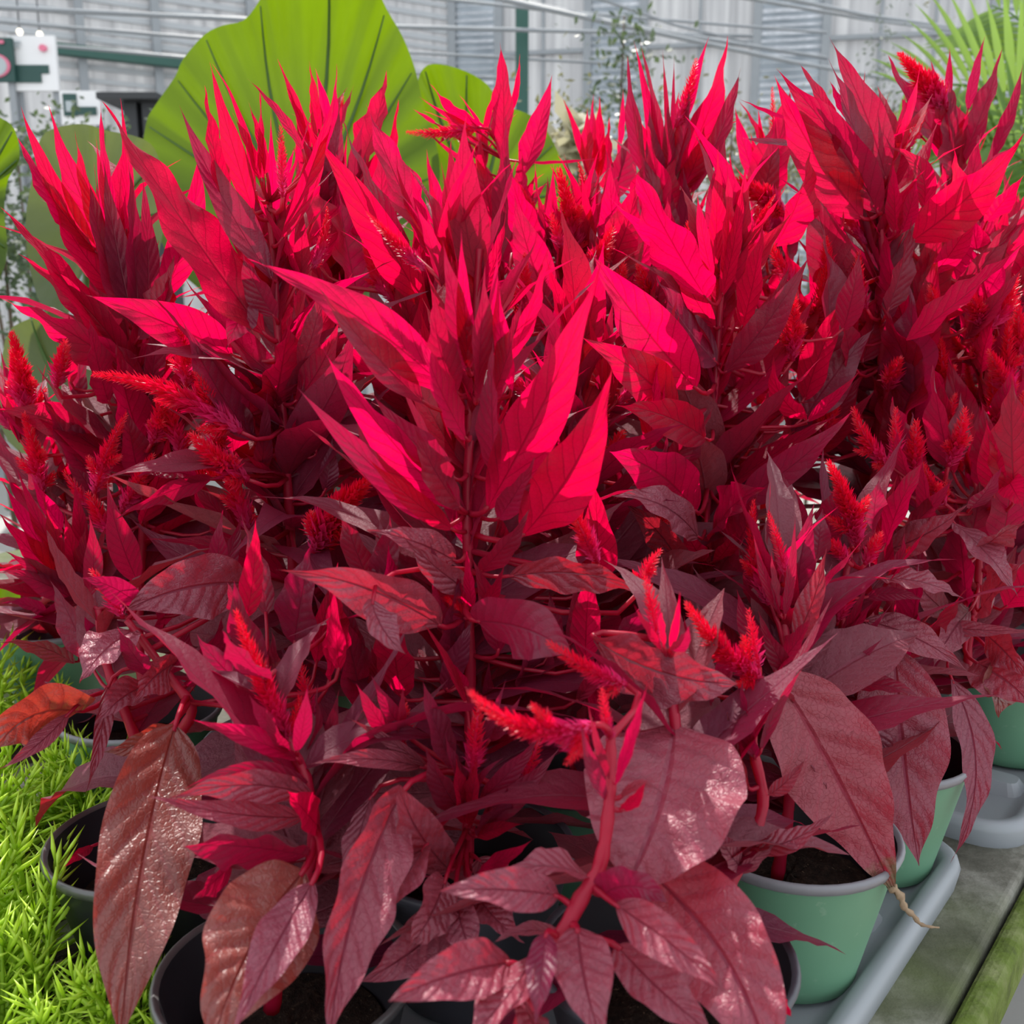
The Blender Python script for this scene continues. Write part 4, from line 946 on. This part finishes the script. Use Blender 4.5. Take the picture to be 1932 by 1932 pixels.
spots = [(1380,265,4.2,.24,.10,'shrub2','olive shrub behind the small upright spike, right of the dark tips'),(1060,270,4.0,.16,.12,'shrub2','sparse olive shrub right of the huge leaf, beside the pale tuft'),
         (1660,250,6.6,.12,.35,'shrub','thin seedling-like shrub against the white panel between the two tall right plants'),(30,262,4.6,.40,.07,'shrub','dark shrub bed below the white signs at upper left'),(1880,330,4.4,.35,.22,'shrub2','olive shrub below the palm frond'),(1540,305,5.8,.28,.06,'shrub2','low olive shrub behind the broad dark purple leaves'),(0,400,3.4,.20,.12,'shrub','dark shrub at the left edge beside the cut-off elephant ear')]
for x, y, Y, sx, sz, mt, lab in spots:
    c = PY(x, y, Y)
    leaf_cloud('far_shrub', (c.x, Y, 0), lab, 'shrub', [(tuple(c), sx*.6, sz), ((c.x+sx*.5, Y, c.z-sz), sx*.5, sz*.8), ((c.x-sx*.5, Y, c.z-sz*1.2), sx*.5, sz*.8), ((c.x, Y, c.z-.5), sx*.7, .25)], int(300+9000*sx*sz*4), .034, M[mt], 1, 'far plants',
      [[(c.x+dx*.3,Y,0),(c.x+dx*.6,Y,c.z*.6),(c.x+dx,Y,c.z+sz*.5)] for dx in (-sx*.6, 0, sx*.6)])
c = PY(1092, 275, 3.6)
leaf_cloud('grass_tuft', (c.x, 3.6, 0), 'small pale straw-coloured tuft beside the curved dry leaf tip', 'grass', [(tuple(c), .035, .04)], 90, .09, M['straw'], 1, 'far plants', [[(c.x,3.6,0),(c.x,3.6,.7),tuple(c)]])

# signs and the dark stand at upper left
M['white'] = simple('white_board', (.70,.70,.71), (.78,.78,.79), 4, .5, .4, .02)
M['sgreen'] = simple('dark_green_print', (.018,.060,.052), (.025,.075,.065), 8, .5, .4, .02)
M['pink'] = simple('pink_print', (.65,.14,.24), (.72,.2,.3), 8, .5, .4, .02)
M['dim'] = simple('faded_print', (.35,.40,.42), (.42,.46,.48), 8, .5, .4, .02)
def board(name, x0, y0, x1, y1, Y, mat, label, cat, parts, posts=True):
    a = PY(x0, y1, Y); b = PY(x1, y0, Y); r = empty(name, ((a.x+b.x)/2, Y, 0), label, cat, 'signs at the upper left')
    m = MB(); m.box((0, 0, (a.z+b.z)/2), (abs(b.x-a.x), .03, abs(b.z-a.z))); m.build('board', mat, r, False)
    for pi, (nm, X0, Y0, X1, Y1, mt, rnd) in enumerate(parts):
        p = PY(X0, Y1, Y); q = PY(X1, Y0, Y); m = MB(); cx = (p.x+q.x)/2 - r.location.x; cz = (p.z+q.z)/2; w = abs(q.x-p.x); h = abs(q.z-p.z)
        if rnd:
            n = 20; m.add([(cx+w/2*math.cos(6.283*i/n), -.024-.006*pi, cz+h/2*math.sin(6.283*i/n)) for i in range(n)]+[(cx+w/2*math.cos(6.283*i/n), -.014, cz+h/2*math.sin(6.283*i/n)) for i in range(n)], [tuple(range(n))]+[(i,n+i,n+(i+1)%n,(i+1)%n) for i in range(n)])
        else: m.box((cx, -.018-.004*pi, cz), (w, .012, h))
        m.build(nm, M[mt], r, False)
    if posts:
        for s in (-.4, .4):
            m = MB(); w = abs(b.x-a.x); m.box((s*w, .03, a.z/2+.05), (.04, .03, a.z+.1)); m.build('post', M['mullion'], r, False)
    return r
board('sign_board', -90, 72, 23, 155, 6.9, M['sgreen'], 'dark green sign with a pink round picture at the left edge', 'sign', [('round_picture',-34,102,20,148,'pink',1),('round_picture',-32,105,15,146,'dim',1),('lettering',2,78,10,84,'pink',0)])
board('sign_board', 24, 68, 104, 172, 6.95, M['white'], 'white sign with a pink flower and dark green panel, upper left', 'sign', [('printed_panel',30,124,94,140,'sgreen',0),('printed_panel',30,139,80,157,'sgreen',0),('flower_mark',78,86,91,99,'pink',1),('lettering',28,80,42,84,'dim',0),('lettering',28,88,40,91,'dim',0)])
board('sign_board', 119, 172, 188, 236, 6.6, M['white'], 'small white notice with dark poster beside the dark stand', 'sign', [('poster',124,178,146,220,'sgreen',0),('printed_panel',150,203,184,218,'sgreen',0),('poster_picture',129,192,142,212,'dim',0)])
a = PY(200, 182, 6.2); b = PY(312, 190, 6.2)
dk = empty('display_stand', ((a.x+b.x)/2, 6.3, 0), 'black display stand with flat top, left of the huge leaf', 'stand')
m = MB(); m.box((0, 0, a.z-.02), (abs(b.x-a.x), .5, .035)); m.build('top', M['darkwood'], dk, False)
for x in (250, 285):
    q = PY(x, 200, 6.2); m = MB(); m.box((q.x-dk.location.x, 0, (a.z-.04)/2), (.075, .3, a.z-.04)); m.build('leg', M['darkwood'], dk, False)
# two far shop lamps
M['lampw'] = None
t = NT('lamp_glow'); e = t.n('ShaderNodeEmission'); e.inputs[0].default_value = (1,.93,.78,1); e.inputs[1].default_value = 2.2; M['lampw'] = t.done(e.outputs[0])
for x, y, lab in ((37,60,'left one of two small round lamps above the white sign'),(75,65,'right one of two small round lamps above the white sign')):
    p = PY(x, y, 7.4); r = empty('pendant_lamp', tuple(p), lab, 'lamp', 'two lamps over the signs')
    m = MB(); m.lathe([(0,-.022),(.014,-.018),(.022,0),(.014,.018),(0,.022)], 12); m.build('bulb', M['lampw'], r)
    m = MB(); m.tube([Vector((0,0,.02)), Vector((0,0,WH-p.z))], .004, 5); m.build('cord', M['darkwood'], r)

# ------------------------------------------------------------------ sedum beside the pots
def sedum_mat():
    t = NT('sedum_leaf'); u, v = t.uv(); rnd = t.n('ShaderNodeObjectInfo').outputs['Random']
    c = t.mix(v, (.26,.46,.035), (.55,.76,.08)); c = t.mix(t.math('MULTIPLY', rnd, .5), c, (.52,.70,.06))
    return t.done(t.mixs(.42, t.princ(c, .35, .5), t.transl((.75,.95,.05))))
M['sedum'] = sedum_mat()
def needle(mb, p, D, ln, w, up, v):
    S_ = D.cross(up);
    if S_.length < 1e-3: S_ = D.orthogonal()
    S_.normalize(); N = S_.cross(D); q = p + D*ln*.5 + N*ln*.06; e = p + D*ln + N*ln*.16
    mb.add([p, q+S_*w, q+N*w*.7, q-S_*w, q-N*w*.7, e], [(0,1,2),(0,2,3),(0,3,4),(0,4,1),(5,2,1),(5,3,2),(5,4,3),(5,1,4)], [(.5,v*.5)]+[(.5,v)]*4+[(.5,1)])
def sprig(seed):
    r = random.Random(seed); mb = MB(); H = r.uniform(.05,.085); bend = Vector((r.uniform(-.03,.03), r.uniform(-.03,.03), 0)); n = 34
    A = Vector((0,0,0)); Cc = Vector((0,0,H*.6)); B = bend + Vector((0,0,H))
    for i in range(n):
        t = (i+1)/n; p = bez(A, Cc, B, t); T = dbez(A, Cc, B, min(t,.99)).normalized(); a = i*2.4+r.uniform(-.3,.3)
        X = T.orthogonal().normalized(); R = X*math.cos(a)+T.cross(X)*math.sin(a)
        D = (R*(1.25-.7*t)+T*(.15+.65*t)).normalized(); ln = r.uniform(.020,.034)*(1-.25*t)
        needle(mb, p, D, ln, ln*.055+.0003, T, t)
    mb.tube([bez(A, Cc, B, k/5) for k in range(6)], .0013, 5, 0, (.5,.2))
    return mb.mesh('sedum_sprig', M['sedum'])
SPR = [sprig(i) for i in range(12)]
SED = [((60,1860),(.13,.075),100,'bright green needle-leaved sedum in the lower left corner'),((170,1760),(.085,.06),60,'bright green sedum clump under the drooping brown-red leaf, beside the black pots'),((20,1560),(.09,.10),80,'bright green sedum clump left of the worn black pot rim'),((20,1330),(.07,.055),40,'sunlit green sedum clump farthest back at the left edge'),((310,1850),(.035,.06),22,'small green sedum clump in front of the lower black pot')]
M['sedsoil'] = M['soil']
for (x, y), (rx, ry), n, lab in SED:
    c = PZ(x, y, BENCH+.05); r = empty('sedum_plant', (c.x, c.y, BENCH), lab, 'plant', 'green sedum clumps'); rr = random.Random(n*7+x)
    m = MB(); m.lathe([(0,.018),(.5,.017),(.85,.010),(1,.0)], 24); m.v = [(a*rx, b*ry, z) for a, b, z in m.v]; m.build('root_mat', M['sedsoil'], r)
    for i in range(n):
        q = math.sqrt((i+.5)/n); a = i*2.39996
        if i % 5 in (1, 3): continue
        px, py = rx*q*math.cos(a), ry*q*math.sin(a)
        bad = any((Vector((c.x+px, c.y+py, 0))-BASE[k]).length < .092 for k in ('A','B','LL'))
        if bad: continue
        o = link('sprig', rr.choice(SPR), r); s = rr.uniform(1.05,1.6)*(1.15-.35*q)
        o.location = (px, py, .012*(1-q)); o.scale = (s, s, s); o.rotation_euler = (rr.uniform(-.25,.25)-py/ry*.45, rr.uniform(-.25,.25)+px/rx*.45, rr.uniform(0, 6.28))
